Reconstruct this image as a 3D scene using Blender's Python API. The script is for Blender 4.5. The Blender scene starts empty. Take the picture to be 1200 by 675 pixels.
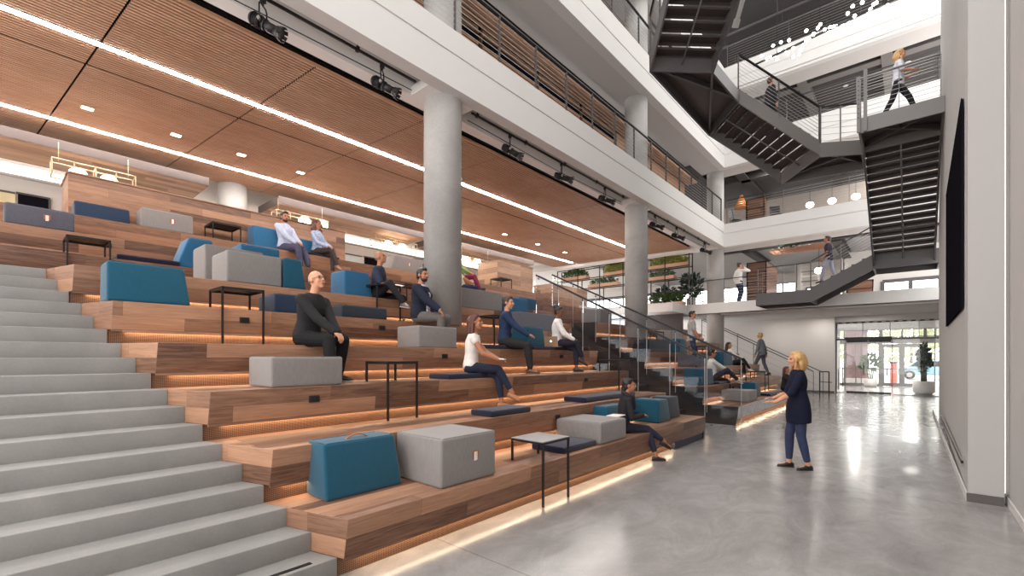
import bpy, bmesh, math, random
from mathutils import Vector, Matrix, Quaternion
random.seed(7)
SC = bpy.context.scene
COL = SC.collection
PI = math.pi
V = Vector

# ------------------------------------------------------------------ mesh builder
class MB:
    """collects closed shapes; build() links them as ONE mesh object"""
    def __init__(self):
        self.v = []; self.f = []; self.sm = []
    def add(self, vs, fs, smooth=False):
        o = len(self.v)
        self.v += [tuple(p) for p in vs]
        self.f += [tuple(i + o for i in f) for f in fs]
        self.sm += [smooth] * len(fs)
        return self
    def hexa(self, p):
        """8 corners: bottom 0-3 counter-clockwise, top 4-7"""
        return self.add(p, [(3, 2, 1, 0), (4, 5, 6, 7), (0, 1, 5, 4), (1, 2, 6, 5), (2, 3, 7, 6), (3, 0, 4, 7)])
    def box(self, x0, x1, y0, y1, z0, z1):
        x0, x1 = min(x0, x1), max(x0, x1); y0, y1 = min(y0, y1), max(y0, y1); z0, z1 = min(z0, z1), max(z0, z1)
        return self.hexa([(x0, y0, z0), (x1, y0, z0), (x1, y1, z0), (x0, y1, z0), (x0, y0, z1), (x1, y0, z1), (x1, y1, z1), (x0, y1, z1)])
    def prism(self, poly, z0, z1):
        """plan polygon (x,y) extruded from z0 to z1"""
        n = len(poly)
        a = sum(poly[i][0] * poly[(i + 1) % n][1] - poly[(i + 1) % n][0] * poly[i][1] for i in range(n))
        if a < 0: poly = poly[::-1]
        vs = [(x, y, z0) for x, y in poly] + [(x, y, z1) for x, y in poly]
        fs = [tuple(range(n - 1, -1, -1)), tuple(range(n, 2 * n))] + [(i, (i + 1) % n, n + (i + 1) % n, n + i) for i in range(n)]
        return self.add(vs, fs)
    def extrude(self, poly3, vec):
        """planar 3D polygon swept along vec"""
        n = len(poly3); vec = V(vec)
        vs = [V(p) for p in poly3] + [V(p) + vec for p in poly3]
        nrm = V((0, 0, 0))
        for i in range(n): nrm += V(poly3[i]).cross(V(poly3[(i + 1) % n]))
        if nrm.dot(vec) > 0:
            fs = [tuple(range(n - 1, -1, -1)), tuple(range(n, 2 * n))] + [(i, (i + 1) % n, n + (i + 1) % n, n + i) for i in range(n)]
        else:
            fs = [tuple(range(n)), tuple(range(2 * n - 1, n - 1, -1))] + [(n + i, n + (i + 1) % n, (i + 1) % n, i) for i in range(n)]
        return self.add(vs, fs)
    def bar(self, p0, p1, w, h, up=(0, 0, 1)):
        """rectangular bar from p0 to p1, w across, h along up"""
        p0, p1, up = V(p0), V(p1), V(up)
        d = (p1 - p0).normalized()
        s = d.cross(up)
        if s.length < 1e-5: s = d.cross(V((0, 1, 0)))
        s.normalize(); u = s.cross(d).normalized()
        s *= w / 2; u *= h / 2
        return self.hexa([p0 - s - u, p0 + s - u, p1 + s - u, p1 - s - u, p0 - s + u, p0 + s + u, p1 + s + u, p1 - s + u])
    def cyl(self, p0, p1, r0, r1=None, n=12, smooth=True):
        p0, p1 = V(p0), V(p1); r1 = r0 if r1 is None else r1
        q = (p1 - p0).to_track_quat('Z', 'Y')
        vs = []
        for p, r in ((p0, r0), (p1, r1)):
            for i in range(n):
                a = 2 * PI * i / n
                vs.append(p + q @ V((r * math.cos(a), r * math.sin(a), 0)))
        o = len(self.v)
        self.add(vs, [(i, (i + 1) % n, n + (i + 1) % n, n + i) for i in range(n)], smooth)
        self.f += [tuple(o + i for i in range(n - 1, -1, -1)), tuple(o + n + i for i in range(n))]
        self.sm += [False, False]
        return self
    def tube(self, pts, r, n=8):
        for a, b in zip(pts[:-1], pts[1:]): self.cyl(a, b, r, n=n)
        return self
    def caps(self, p0, r0, p1, r1, n=12, k=4):
        """tapered capsule"""
        p0, p1 = V(p0), V(p1)
        d = p1 - p0
        q = d.to_track_quat('Z', 'Y') if d.length > 1e-6 else Quaternion()
        rings = []
        for j in range(1, k + 1):
            a = -PI / 2 + (PI / 2) * j / k; rings.append((p0, r0 * math.cos(a), r0 * math.sin(a)))
        for j in range(0, k):
            a = (PI / 2) * j / k; rings.append((p1, r1 * math.cos(a), r1 * math.sin(a)))
        vs = [p0 + q @ V((0, 0, -r0))]
        for p, r, h in rings:
            for i in range(n):
                a = 2 * PI * i / n; vs.append(p + q @ V((r * math.cos(a), r * math.sin(a), h)))
        vs.append(p1 + q @ V((0, 0, r1)))
        m = len(rings); fs = [(0, 1 + (i + 1) % n, 1 + i) for i in range(n)]
        for j in range(m - 1):
            b = 1 + j * n
            fs += [(b + i, b + (i + 1) % n, b + n + (i + 1) % n, b + n + i) for i in range(n)]
        b = 1 + (m - 1) * n
        fs += [(b + i, b + (i + 1) % n, len(vs) - 1) for i in range(n)]
        return self.add(vs, fs, True)
    def ell(self, c, r, rot=None, n=16, k=10):
        """ellipsoid"""
        c = V(c); M = rot if rot is not None else Matrix.Identity(3)
        vs = [c + M @ V((0, 0, -r[2]))]
        for j in range(1, k):
            a = -PI / 2 + PI * j / k
            for i in range(n):
                b = 2 * PI * i / n
                vs.append(c + M @ V((r[0] * math.cos(a) * math.cos(b), r[1] * math.cos(a) * math.sin(b), r[2] * math.sin(a))))
        vs.append(c + M @ V((0, 0, r[2])))
        fs = [(0, 1 + (i + 1) % n, 1 + i) for i in range(n)]
        for j in range(k - 2):
            b = 1 + j * n
            fs += [(b + i, b + (i + 1) % n, b + n + (i + 1) % n, b + n + i) for i in range(n)]
        b = 1 + (k - 2) * n
        fs += [(b + i, b + (i + 1) % n, len(vs) - 1) for i in range(n)]
        return self.add(vs, fs, True)
    def loft(self, rings, n=18):
        """rings: (centre, right vec, fwd vec, rx, ry)"""
        vs = []
        for c, rt, fw, rx, ry in rings:
            for i in range(n):
                a = 2 * PI * i / n
                vs.append(V(c) + V(rt) * rx * math.cos(a) + V(fw) * ry * math.sin(a))
        m = len(rings); fs = []
        for j in range(m - 1):
            b = j * n
            fs += [(b + i, b + (i + 1) % n, b + n + (i + 1) % n, b + n + i) for i in range(n)]
        fs += [tuple(range(n - 1, -1, -1)), tuple((m - 1) * n + i for i in range(n))]
        return self.add(vs, fs, True)
    def lathe(self, prof, c=(0, 0, 0), n=24):
        """(r,z) profile spun about z"""
        vs = []; fs = []; m = len(prof)
        for r, z in prof:
            for i in range(n):
                a = 2 * PI * i / n; vs.append((c[0] + r * math.cos(a), c[1] + r * math.sin(a), c[2] + z))
        for j in range(m - 1):
            b = j * n
            fs += [(b + i, b + (i + 1) % n, b + n + (i + 1) % n, b + n + i) for i in range(n)]
        fs += [tuple(range(n - 1, -1, -1)), tuple((m - 1) * n + i for i in range(n))]
        return self.add(vs, fs, True)
    def mesh(self, name, org=(0, 0, 0)):
        me = bpy.data.meshes.new(name)
        o = V(org)
        me.from_pydata([V(p) - o for p in self.v], [], self.f)
        me.polygons.foreach_set('use_smooth', self.sm)
        me.update()
        return me
    def build(self, name, m, parent=None, org=(0, 0, 0), bevel=0, seg=2, fix=False):
        """link as one object; org = where its origin lies in the coordinates used"""
        me = self.mesh(name, org)
        if fix or bevel:
            bm = bmesh.new(); bm.from_mesh(me)
            bmesh.ops.recalc_face_normals(bm, faces=bm.faces)
            if bevel:
                es = [e for e in bm.edges if len(e.link_faces) == 2 and e.calc_face_angle(0) > .4]
                bmesh.ops.bevel(bm, geom=es, offset=bevel, segments=seg, profile=.6, affect='EDGES', clamp_overlap=True)
                for f in bm.faces: f.smooth = True
            bm.to_mesh(me); bm.free()
        if m is not None: me.materials.append(m)
        ob = bpy.data.objects.new(name, me); COL.objects.link(ob)
        if parent is not None:
            ob.parent = parent
            ob.location = V(org) - V(parent.get('_org', (0, 0, 0))) if '_org' in parent.keys() else V(org)
        else:
            ob.location = org
        return ob

def remesh(ob, vox, smooth=2, fac=.5):
    """melt the overlapping shapes of ob into one continuous surface"""
    md = ob.modifiers.new('r', 'REMESH'); md.mode = 'VOXEL'; md.voxel_size = vox; md.use_smooth_shade = True
    if smooth:
        ms = ob.modifiers.new('s', 'SMOOTH'); ms.factor = fac; ms.iterations = smooth
    dg = bpy.context.evaluated_depsgraph_get(); dg.update()
    me = bpy.data.meshes.new_from_object(ob.evaluated_get(dg))
    mats = [m for m in ob.data.materials]
    old = ob.data; nm = old.name
    ob.modifiers.clear(); ob.data = me
    me.materials.clear()
    for m in mats: me.materials.append(m)
    bpy.data.meshes.remove(old); me.name = nm
    me.polygons.foreach_set('use_smooth', [True] * len(me.polygons))
    return ob

# ------------------------------------------------------------------ naming
def tag(o, label=None, cat=None, group=None, kind=None):
    if label: o['label'] = label
    if cat: o['category'] = cat
    if group: o['group'] = group
    if kind: o['kind'] = kind
    return o
def thing(name, label, cat, loc=(0, 0, 0), rz=0, group=None):
    o = bpy.data.objects.new(name, None); COL.objects.link(o)
    o.empty_display_size = .1
    o.location = loc; o.rotation_euler = (0, 0, rz)
    return tag(o, label, cat, group)
def part(mb, name, m, root, bevel=0, **k):
    """a part whose shape was written in world coordinates, under an unrotated root"""
    me_org = tuple(root.location)
    ob = mb.build(name, m, None, me_org, bevel=bevel, **k)
    ob.parent = root; ob.location = (0, 0, 0)
    return ob
def subpart(mb, name, m, par, root, **k):
    ob = part(mb, name, m, root, **k); ob.parent = par; return ob
def struct(mb, name, m, bevel=0, label=None, cat=None):
    ob = mb.build(name, m, bevel=bevel, fix=True)
    ob['kind'] = 'structure'
    if label: ob['label'] = label
    if cat: ob['category'] = cat
    return ob
def kids(o): return [c for c in o.children]
def copy_tree(o, parent=None):
    c = o.copy(); COL.objects.link(c); c.parent = parent
    for ch in list(o.children): copy_tree(ch, c)
    return c
# ------------------------------------------------------------------ materials
def lin(c):
    c = c / 255.0
    return c / 12.92 if c <= .04045 else ((c + .055) / 1.055) ** 2.4
def rgb(r, g, b): return (lin(r), lin(g), lin(b), 1)
class NT:
    def __init__(self, name):
        self.m = bpy.data.materials.new(name); self.m.use_nodes = True
        self.t = self.m.node_tree; self.n = self.t.nodes
        self.b = self.n['Principled BSDF']; self.out = self.n['Material Output']
    def new(self, ty, **k):
        x = self.n.new(ty)
        for a, b in k.items(): setattr(x, a, b)
        return x
    def ln(self, a, b): self.t.links.new(a, b)
    def math(self, op, a, b=None, c=None):
        x = self.new('ShaderNodeMath', operation=op)
        for i, q in enumerate((a, b, c)):
            if q is None: continue
            if isinstance(q, (int, float)): x.inputs[i].default_value = q
            else: self.ln(q, x.inputs[i])
        return x.outputs[0]
    def mix(self, f, a, b, ty='MIX'):
        x = self.new('ShaderNodeMix', data_type='RGBA', blend_type=ty)
        for i, q in ((0, f), (6, a), (7, b)):
            if isinstance(q, (int, float)): x.inputs[i].default_value = q
            elif isinstance(q, tuple): x.inputs[i].default_value = q
            else: self.ln(q, x.inputs[i])
        return x.outputs[2]
    def noise(self, vec, scale, detail=3, rough=.5, dist=0):
        x = self.new('ShaderNodeTexNoise'); x.inputs['Scale'].default_value = scale
        x.inputs['Detail'].default_value = detail; x.inputs['Roughness'].default_value = rough; x.inputs['Distortion'].default_value = dist
        if vec is not None: self.ln(vec, x.inputs['Vector'])
        return x.outputs['Fac']
    def mapping(self, vec, scale=(1, 1, 1), loc=(0, 0, 0), rot=(0, 0, 0)):
        x = self.new('ShaderNodeMapping'); x.inputs['Scale'].default_value = scale; x.inputs['Location'].default_value = loc; x.inputs['Rotation'].default_value = rot
        self.ln(vec, x.inputs['Vector']); return x.outputs[0]
    def ramp(self, fac, stops):
        x = self.new('ShaderNodeValToRGB'); e = x.color_ramp.elements
        while len(e) < len(stops): e.new(.5)
        for i, (p, c) in enumerate(stops): e[i].position = p; e[i].color = c if isinstance(c, tuple) else (c, c, c, 1)
        self.ln(fac, x.inputs[0]); return x.outputs[0]
    def pos(self): return self.new('ShaderNodeNewGeometry').outputs['Position']
    def obj(self): return self.new('ShaderNodeTexCoord').outputs['Object']
    def bump(self, h, strength=.2, dist=.01):
        x = self.new('ShaderNodeBump'); x.inputs['Strength'].default_value = strength; x.inputs['Distance'].default_value = dist
        self.ln(h, x.inputs['Height']); self.ln(x.outputs[0], self.b.inputs['Normal'])
    def set(self, color=None, rough=None, metal=None, spec=None, **k):
        if color is not None:
            if isinstance(color, tuple): self.b.inputs['Base Color'].default_value = color
            else: self.ln(color, self.b.inputs['Base Color'])
        if rough is not None:
            if isinstance(rough, (int, float)): self.b.inputs['Roughness'].default_value = rough
            else: self.ln(rough, self.b.inputs['Roughness'])
        if metal is not None: self.b.inputs['Metallic'].default_value = metal
        if spec is not None: self.b.inputs['Specular IOR Level'].default_value = spec
        return self
_cache = {}
def plain(name, r, g, b, rough=.6, metal=0, spec=.5, var=.08, scale=6):
    """painted / moulded surface with a slight tone variation"""
    if name in _cache: return _cache[name]
    t = NT(name)
    f = t.noise(t.obj(), scale, 3)
    c = rgb(r, g, b)
    lo = tuple(x * (1 - var) for x in c[:3]) + (1,); hi = tuple(min(1, x * (1 + var)) for x in c[:3]) + (1,)
    t.set(t.mix(f, lo, hi), rough, metal, spec)
    _cache[name] = t.m; return t.m
def fabric(name, r, g, b, weave=420, var=.24):
    if name in _cache: return _cache[name]
    t = NT(name); c = rgb(r, g, b); o = t.obj()
    f1 = t.noise(t.mapping(o, (14, 14, 1.6)), 9, 3); f2 = t.noise(o, weave, 2); f3 = t.noise(o, 5, 2)
    lo = tuple(x * (1 - var * 1.6) for x in c[:3]) + (1,); hi = tuple(min(1, x * (1 + var * 1.6)) for x in c[:3]) + (1,)
    f = t.math('MULTIPLY_ADD', f1, .6, t.math('MULTIPLY_ADD', f2, .25, t.math('MULTIPLY', f3, .15)))
    t.set(t.mix(f, lo, hi), .92, 0, .25); t.b.inputs['Sheen Weight'].default_value = .25
    t.bump(f2, .25, .002)
    _cache[name] = t.m; return t.m
def cloth(name, r, g, b, pattern=None):
    if name in _cache: return _cache[name]
    t = NT(name); c = rgb(r, g, b); o = t.obj()
    f = t.noise(o, 14, 3); g2 = t.noise(o, 220, 2)
    lo = tuple(x * .78 for x in c[:3]) + (1,); hi = tuple(min(1, x * 1.18) for x in c[:3]) + (1,)
    col = t.mix(f, lo, hi)
    if pattern == 'flower':
        v = t.new('ShaderNodeTexVoronoi'); v.inputs['Scale'].default_value = 55; t.ln(o, v.inputs['Vector'])
        col = t.mix(t.ramp(v.outputs['Distance'], [(.25, 1.0), (.4, 0.0)]), col, rgb(70, 70, 110))
    t.set(col, .88, 0, .2); t.bump(t.math('ADD', t.math('MULTIPLY', f, .6), t.math('MULTIPLY', g2, .15)), .5, .02)
    _cache[name] = t.m; return t.m
def emit(name, r, g, b, s):
    if name in _cache: return _cache[name]
    t = NT(name); t.set(rgb(r, g, b), .5)
    t.b.inputs['Emission Color'].default_value = rgb(r, g, b); t.b.inputs['Emission Strength'].default_value = s
    _cache[name] = t.m; return t.m
def wood(name, c1, c2, plank_h=.15, plank_l=1.5, grain=1.0, rough=.45):
    """planks running along y (along x on faces that look along y)"""
    t = NT(name)
    g = t.new('ShaderNodeNewGeometry'); s = t.new('ShaderNodeSeparateXYZ'); t.ln(g.outputs['Position'], s.inputs[0])
    nn = t.new('ShaderNodeSeparateXYZ'); t.ln(g.outputs['True Normal'], nn.inputs[0])
    fy = t.math('GREATER_THAN', t.math('ABSOLUTE', nn.outputs[1]), .6)
    u = t.math('ADD', t.math('MULTIPLY', s.outputs[1], t.math('SUBTRACT', 1, fy)), t.math('MULTIPLY', s.outputs[0], fy))
    fz = t.math('GREATER_THAN', t.math('ABSOLUTE', nn.outputs[2]), .6)
    w = t.math('ADD', t.math('MULTIPLY', s.outputs[2], t.math('SUBTRACT', 1, fz)), t.math('MULTIPLY', s.outputs[0], fz))
    cb = t.new('ShaderNodeCombineXYZ'); t.ln(u, cb.inputs[0]); t.ln(w, cb.inputs[1])
    br = t.new('ShaderNodeTexBrick'); t.ln(cb.outputs[0], br.inputs['Vector'])
    br.offset = .37; br.offset_frequency = 2
    br.inputs['Scale'].default_value = 1; br.inputs['Brick Width'].default_value = plank_l; br.inputs['Row Height'].default_value = plank_h
    br.inputs['Mortar Size'].default_value = .0012; br.inputs['Mortar Smooth'].default_value = .2; br.inputs['Bias'].default_value = 0
    br.inputs['Color1'].default_value = (0, 0, 0, 1); br.inputs['Color2'].default_value = (1, 1, 1, 1); br.inputs['Mortar'].default_value = (.25, .25, .25, 1)
    pk = t.math('MULTIPLY', br.outputs['Color'], 1)
    # grain: each plank gets its own stretch of noise
    cb2 = t.new('ShaderNodeCombineXYZ')
    t.ln(t.math('MULTIPLY', u, 1.2), cb2.inputs[0]); t.ln(t.math('MULTIPLY', w, 16), cb2.inputs[1]); t.ln(t.math('MULTIPLY', pk, 37), cb2.inputs[2])
    n1 = t.noise(cb2.outputs[0], 1.6, 5, .6, 1.3)
    cb3 = t.new('ShaderNodeCombineXYZ')
    t.ln(t.math('MULTIPLY', u, 4), cb3.inputs[0]); t.ln(t.math('MULTIPLY', w, 110), cb3.inputs[1]); t.ln(t.math('MULTIPLY', pk, 11), cb3.inputs[2])
    n2 = t.noise(cb3.outputs[0], 1.5, 3, .6)
    f = t.math('ADD', t.math('MULTIPLY', pk, .42), t.math('ADD', t.math('MULTIPLY', n1, .55 * grain), t.math('MULTIPLY', n2, .22 * grain)))
    f = t.math('SUBTRACT', f, .12)
    mid = tuple((a + b) / 2 for a, b in zip(c1, c2))
    col = t.ramp(f, [(.2, c1), (.48, mid), (.76, c2)])
    col = t.mix(t.math('MULTIPLY', br.outputs['Fac'], .6), col, tuple(x * .35 for x in c1[:3]) + (1,))
    t.set(col, rough, 0, .4); t.bump(n2, .08, .003)
    return t.m
def concrete(name, r, g, b, rough=.75, scale=1.0, var=.14, spots=True):
    t = NT(name); c = rgb(r, g, b); o = t.pos()
    a = t.noise(o, 1.3 * scale, 5, .6, .6); d = t.noise(o, 40 * scale, 3)
    f = t.math('MULTIPLY_ADD', a, .75, t.math('MULTIPLY', d, .25))
    lo = tuple(x * (1 - 2 * var) for x in c[:3]) + (1,); hi = tuple(min(1, x * (1 + 2 * var)) for x in c[:3]) + (1,)
    col = t.mix(t.ramp(f, [(.3, 0.0), (.7, 1.0)]), lo, hi)
    if spots:
        v = t.new('ShaderNodeTexVoronoi'); v.inputs['Scale'].default_value = 28 * scale; t.ln(o, v.inputs['Vector'])
        col = t.mix(t.math('MULTIPLY', t.math('LESS_THAN', v.outputs['Distance'], .07), .35), col, tuple(x * .4 for x in c[:3]) + (1,))
    t.set(col, rough, 0, .35); t.bump(d, .06, .005)
    return t.m

M = {}
M['wood'] = wood('walnut_planks', rgb(82, 55, 43), rgb(182, 137, 108))
M['wood_pale'] = wood('pale_oak_planks', rgb(116, 86, 68), rgb(198, 160, 130), plank_h=.19)
M['wood_dark'] = wood('dark_walnut', rgb(70, 46, 34), rgb(122, 82, 60))
def whitewood():
    t = NT('whitewashed_planks'); o = t.pos()
    n = t.noise(t.mapping(o, (1, 1.4, 14)), 2.2, 5, .65, 1.5); k = t.noise(o, 5, 4)
    col = t.ramp(t.math('MULTIPLY_ADD', n, .7, t.math('MULTIPLY', k, .3)), [(.22, rgb(160, 150, 154)), (.42, rgb(226, 222, 226)), (.6, rgb(248, 247, 250))])
    t.set(col, .5); return t.m
M['wood_white'] = whitewood()
def slatwood():
    t = NT('slat_wood'); o = t.pos()
    n = t.noise(t.mapping(o, (40, 1.3, 40)), 1.5, 4, .6, .6); k = t.noise(t.mapping(o, (1, .6, 1)), 1.2, 2)
    col = t.ramp(t.math('MULTIPLY_ADD', n, .75, t.math('MULTIPLY', k, .25)), [(.3, rgb(174, 130, 102)), (.5, rgb(198, 155, 126)), (.72, rgb(216, 180, 152))])
    t.set(col, .55, 0, .35); return t.m
M['slat'] = slatwood()
M['slat_dark'] = plain('slat_felt', 44, 33, 28, .95, 0, .1)
M['conc_stair'] = concrete('stair_concrete', 142, 139, 136, .8, 1.4, .07)
M['conc_col'] = concrete('column_concrete', 178, 175, 172, .7, .9, .10)
def floor_mat():
    t = NT('polished_concrete'); o = t.pos()
    a = t.noise(o, .55, 6, .62, 1.2); b = t.noise(t.mapping(o, (1.0, .5, 1)), 2.3, 6, .65, 2.0); d = t.noise(o, 60, 3)
    f = t.math('MULTIPLY_ADD', a, .45, t.math('MULTIPLY_ADD', b, .4, t.math('MULTIPLY', d, .15)))
    col = t.ramp(f, [(.34, rgb(124, 120, 118)), (.5, rgb(143, 139, 137)), (.66, rgb(161, 157, 155))])
    # sawn control joints
    s = t.new('ShaderNodeSeparateXYZ'); t.ln(o, s.inputs[0])
    j = t.math('LESS_THAN', t.math('ABSOLUTE', t.math('SUBTRACT', t.math('MODULO', t.math('ADD', s.outputs[1], 103.0), 4.5), 2.2)), .006)
    col = t.mix(t.math('MULTIPLY', j, .5), col, rgb(84, 80, 78))
    t.set(col, t.ramp(b, [(.3, .14), (.7, .26)]), 0, .55)
    t.bump(b, .02, .02)
    return t.m
M['floor'] = floor_mat()
M['white'] = plain('white_drywall', 214, 211, 208, .75, 0, .3, .02, 1.5)
M['soffit'] = plain('grey_soffit', 200, 195, 192, .8, 0, .3, .03, 1.0)
M['offwhite'] = plain('warm_white_wall', 208, 202, 197, .75, 0, .3, .03, 1.0)
M['greywall'] = plain('light_grey_wall', 180, 176, 173, .7, 0, .35, .04, 1.0)
M['recess'] = plain('recess_lit_white', 240, 237, 234, .7, 0, .3, .01, 1.0)  # whiter than the soffits, to make up in colour for weak light in the recess
M['steel'] = plain('dark_painted_steel', 84, 80, 80, .5, .15, .5, .06, 2)
M['steel_black'] = plain('black_steel', 34, 32, 33, .45, .2, .5, .1, 4)
M['steel_grey'] = plain('grey_painted_steel', 116, 112, 109, .5, .15, .5, .05, 2)
M['cable'] = plain('stainless_cable', 176, 172, 168, .35, .8, .5, .05)
M['ceil_dark'] = plain('exposed_dark_ceiling', 74, 70, 70, .9, 0, .2, .12, .8)
M['ceil_mid'] = plain('grey_open_ceiling', 148, 145, 144, .9, 0, .2, .08, .8)
M['black'] = plain('matt_black', 20, 20, 21, .5, 0, .4, .1)
M['aisle'] = plain('dark_aisle_step', 62, 56, 54, .9, 0, .2)
M['screen'] = plain('black_display', 24, 23, 28, .9, 0, .0, .05)
M['base'] = plain('grey_rubber_base', 92, 86, 83, .6)
M['kickdark'] = plain('dark_bronze_panel', 74, 66, 64, .5, .3, .5, .1)
def mesh_mat():
    t = NT('perforated_bronze_mesh'); o = t.pos(); s = t.new('ShaderNodeSeparateXYZ'); t.ln(o, s.inputs[0])
    a = t.math('SINE', t.math('MULTIPLY', t.math('ADD', s.outputs[1], s.outputs[2]), 250)); b = t.math('SINE', t.math('MULTIPLY', t.math('SUBTRACT', s.outputs[1], s.outputs[2]), 250))
    h = t.math('GREATER_THAN', t.math('MULTIPLY', a, b), .12)
    t.set(t.mix(h, rgb(140, 104, 80), rgb(36, 26, 22)), .6, .1, .4)
    return t.m
M['mesh'] = mesh_mat()
M['blue'] = fabric('blue_wool', 20, 76, 98)
M['blue_lit'] = fabric('blue_wool_lit', 42, 98, 136)  # same blue wool, with the lamplight on it painted in as a paler blue
M['grey'] = fabric('grey_wool', 132, 126, 123)
M['grey_dark'] = fabric('slate_wool', 88, 87, 97)
M['navy'] = fabric('navy_felt', 26, 24, 48)
M['denim'] = fabric('dark_blue_wool', 30, 46, 68)
M['char'] = fabric('charcoal_wool', 36, 44, 54)
M['leather'] = plain('tan_leather', 156, 92, 56, .5, 0, .5, .2, 30)
M['paper'] = plain('paper_tag', 236, 224, 214, .8)
M['brass'] = plain('brushed_brass', 208, 190, 160, .4, .6)
M['table_top'] = plain('grey_table_top', 150, 146, 146, .45, .1)
M['led_white'] = emit('led_cool', 255, 248, 242, 48)
M['led_warm'] = emit('led_warm', 255, 224, 184, 15)
M['lamp'] = emit('lamp_glow', 255, 238, 214, 7)
M['bulb'] = emit('bulb_glow', 255, 248, 238, 6)
M['downlight'] = emit('downlight_glow', 255, 236, 214, 16)
M['cove'] = emit('cove_glow', 255, 243, 228, 1.3)
def glass(name, tint=(.985, .99, .99, 1), ior=1.45, refl=1.0):
    t = NT(name); t.n.remove(t.b)
    tr = t.new('ShaderNodeBsdfTransparent'); tr.inputs[0].default_value = tint
    gl = t.new('ShaderNodeBsdfGlossy'); gl.inputs['Roughness'].default_value = .01; gl.inputs[0].default_value = (1, 1, 1, 1)
    fr = t.new('ShaderNodeFresnel'); fr.inputs['IOR'].default_value = ior
    mx = t.new('ShaderNodeMixShader'); t.ln(t.math('MULTIPLY', fr.outputs[0], refl), mx.inputs[0])
    t.ln(tr.outputs[0], mx.inputs[1]); t.ln(gl.outputs[0], mx.inputs[2]); t.ln(mx.outputs[0], t.out.inputs[0])
    return t.m
M['glass'] = glass('clear_glass')
M['glass_rail'] = glass('balustrade_glass', (.94, .955, .97, 1), 1.5, .5)
def foliage(name, a, b):
    t = NT(name); f = t.noise(t.obj(), 9, 3); t.set(t.mix(f, a, b), .55, 0, .35)
    t.b.inputs['Subsurface Weight'].default_value = 0
    return t.m
M['leaf'] = foliage('green_leaves', rgb(38, 62, 34), rgb(92, 122, 62))
M['leaf_y'] = foliage('lime_leaves', rgb(96, 108, 30), rgb(178, 176, 70))
M['leaf_d'] = foliage('dark_leaves', rgb(24, 38, 36), rgb(58, 84, 70))
M['soil'] = plain('potting_soil', 58, 44, 36, .95)
M['pot'] = plain('white_planter', 206, 202, 198, .5)
M['brick'] = plain('plum_brick', 140, 112, 112, .8, 0, .3, .2, 12)
M['skin_l'] = plain('skin_light', 204, 146, 116, .5, 0, .35, .06, 20)
M['skin_m'] = plain('skin_tan', 176, 118, 88, .5, 0, .35, .06, 20)
M['skin_d'] = plain('skin_brown', 116, 74, 54, .5, 0, .35, .06, 20)
M['eye'] = plain('eye_dark', 40, 32, 30, .2)
M['lip'] = plain('lips', 170, 92, 84, .45)
# ------------------------------------------------------------------ the building
FXL, BY = -6.078, 20.89          # face of the long balconies, face of the end balconies
XT = {n: -(3.1501 + .7846 * (n - 1)) for n in range(1, 7)}
XT.update({7: -9.08, 8: -9.82, 9: -10.57, 10: -11.32})
COLS = [(-6.6, 5.6), (-6.6, 13.58), (-6.6, 21.4)]

m = MB(); m.prism([(-9, -6), (6, -6), (6, 25.6), (6, 36), (-4, 36), (-9, 30)], -.25, 0); struct(m, 'floor', M['floor'])
# the upper floors at the back
m = MB(); m.box(-22, -7.7, BY - 1.6, 34, 3.62, 4.0); m.box(-7.7, 1.4, BY + .02, 34, 3.58, 4.0); m.box(-22, -11.32, -3, BY - 1.6, 3.6, 4.0)
struct(m, 'floor', M['soffit'])

# right wall and the black display on it
m = MB(); xr = lambda y: .49 + .0116 * (y - 7.41)
poly = [(7.41, 0), (18.6, 0), (18.6, 7.6), (15.8, 12.6), (14.6, 17), (7.41, 17)]
n = len(poly)
vs = [(xr(y), y, z) for y, z in poly] + [(xr(y) + .29, y, z) for y, z in poly]
m.add(vs, [tuple(range(n - 1, -1, -1)), tuple(range(n, 2 * n))] + [(i, (i + 1) % n, n + (i + 1) % n, n + i) for i in range(n)])
struct(m, 'wall_right', M['greywall'])
m = MB(); m.box(.82, 1.3, -2.5, 7.62, 0, 17); m.box(.76, .83, 7.56, 7.62, 0, 17); struct(m, 'wall_front', M['greywall'])
m = MB(); m.box(.478, .775, 7.395, 7.41, 0, .1); struct(m, 'baseboard_front', M['base'])
m = MB(); m.box(.475, .489, 7.41, 18.6, 0, .09); m.box(.805, .82, -2.5, 7.56, 0, .09); struct(m, 'baseboard_right', M['soffit'])
t = thing('wall_display', 'huge black display panel flush on the pale wall at right', 'screen', (.48, 10.3, 2.27))
m = MB(); m.hexa([(.468, 7.95, 2.27), (.49, 7.95, 2.27), (.545, 12.6, 2.27), (.52, 12.6, 2.27), (.468, 7.95, 4.86), (.49, 7.95, 4.86), (.545, 12.6, 4.86), (.52, 12.6, 4.86)])
part(m, 'display_panel', M['screen'], t)
for z in (2.265, 4.865):
    m = MB(); m.bar((.470, 7.95, z), (.523, 12.6, z), .012, .012); part(m, 'display_trim', M['screen'], t)
t = thing('floor_vent', 'thin dark slot vent low on the pale right wall', 'vent', (.5, 10, .3))
m = MB(); m.bar((.484, 8.1, .33), (.515, 14.5, .3), .02, .03); part(m, 'vent_slot', M['black'], t)
m = MB(); m.bar((.486, 8.1, .355), (.517, 14.5, .325), .02, .008); part(m, 'vent_lip', M['cable'], t)
t = thing('recess_glow', 'tall white glowing strip added in the recess behind the right wall end', 'light', (.79, 7.55, 0))  # glowing strip added to stand for the brightly lit recess
m = MB(); m.box(.775, .8, 7.55, 7.565, .12, 16); part(m, 'diffuser', emit('recess_emission', 255, 252, 248, 1.1), t)
m = MB(); m.box(.768, .81, 7.54, 7.556, .1, .12); part(m, 'end_cap', M['soffit'], t)

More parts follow.
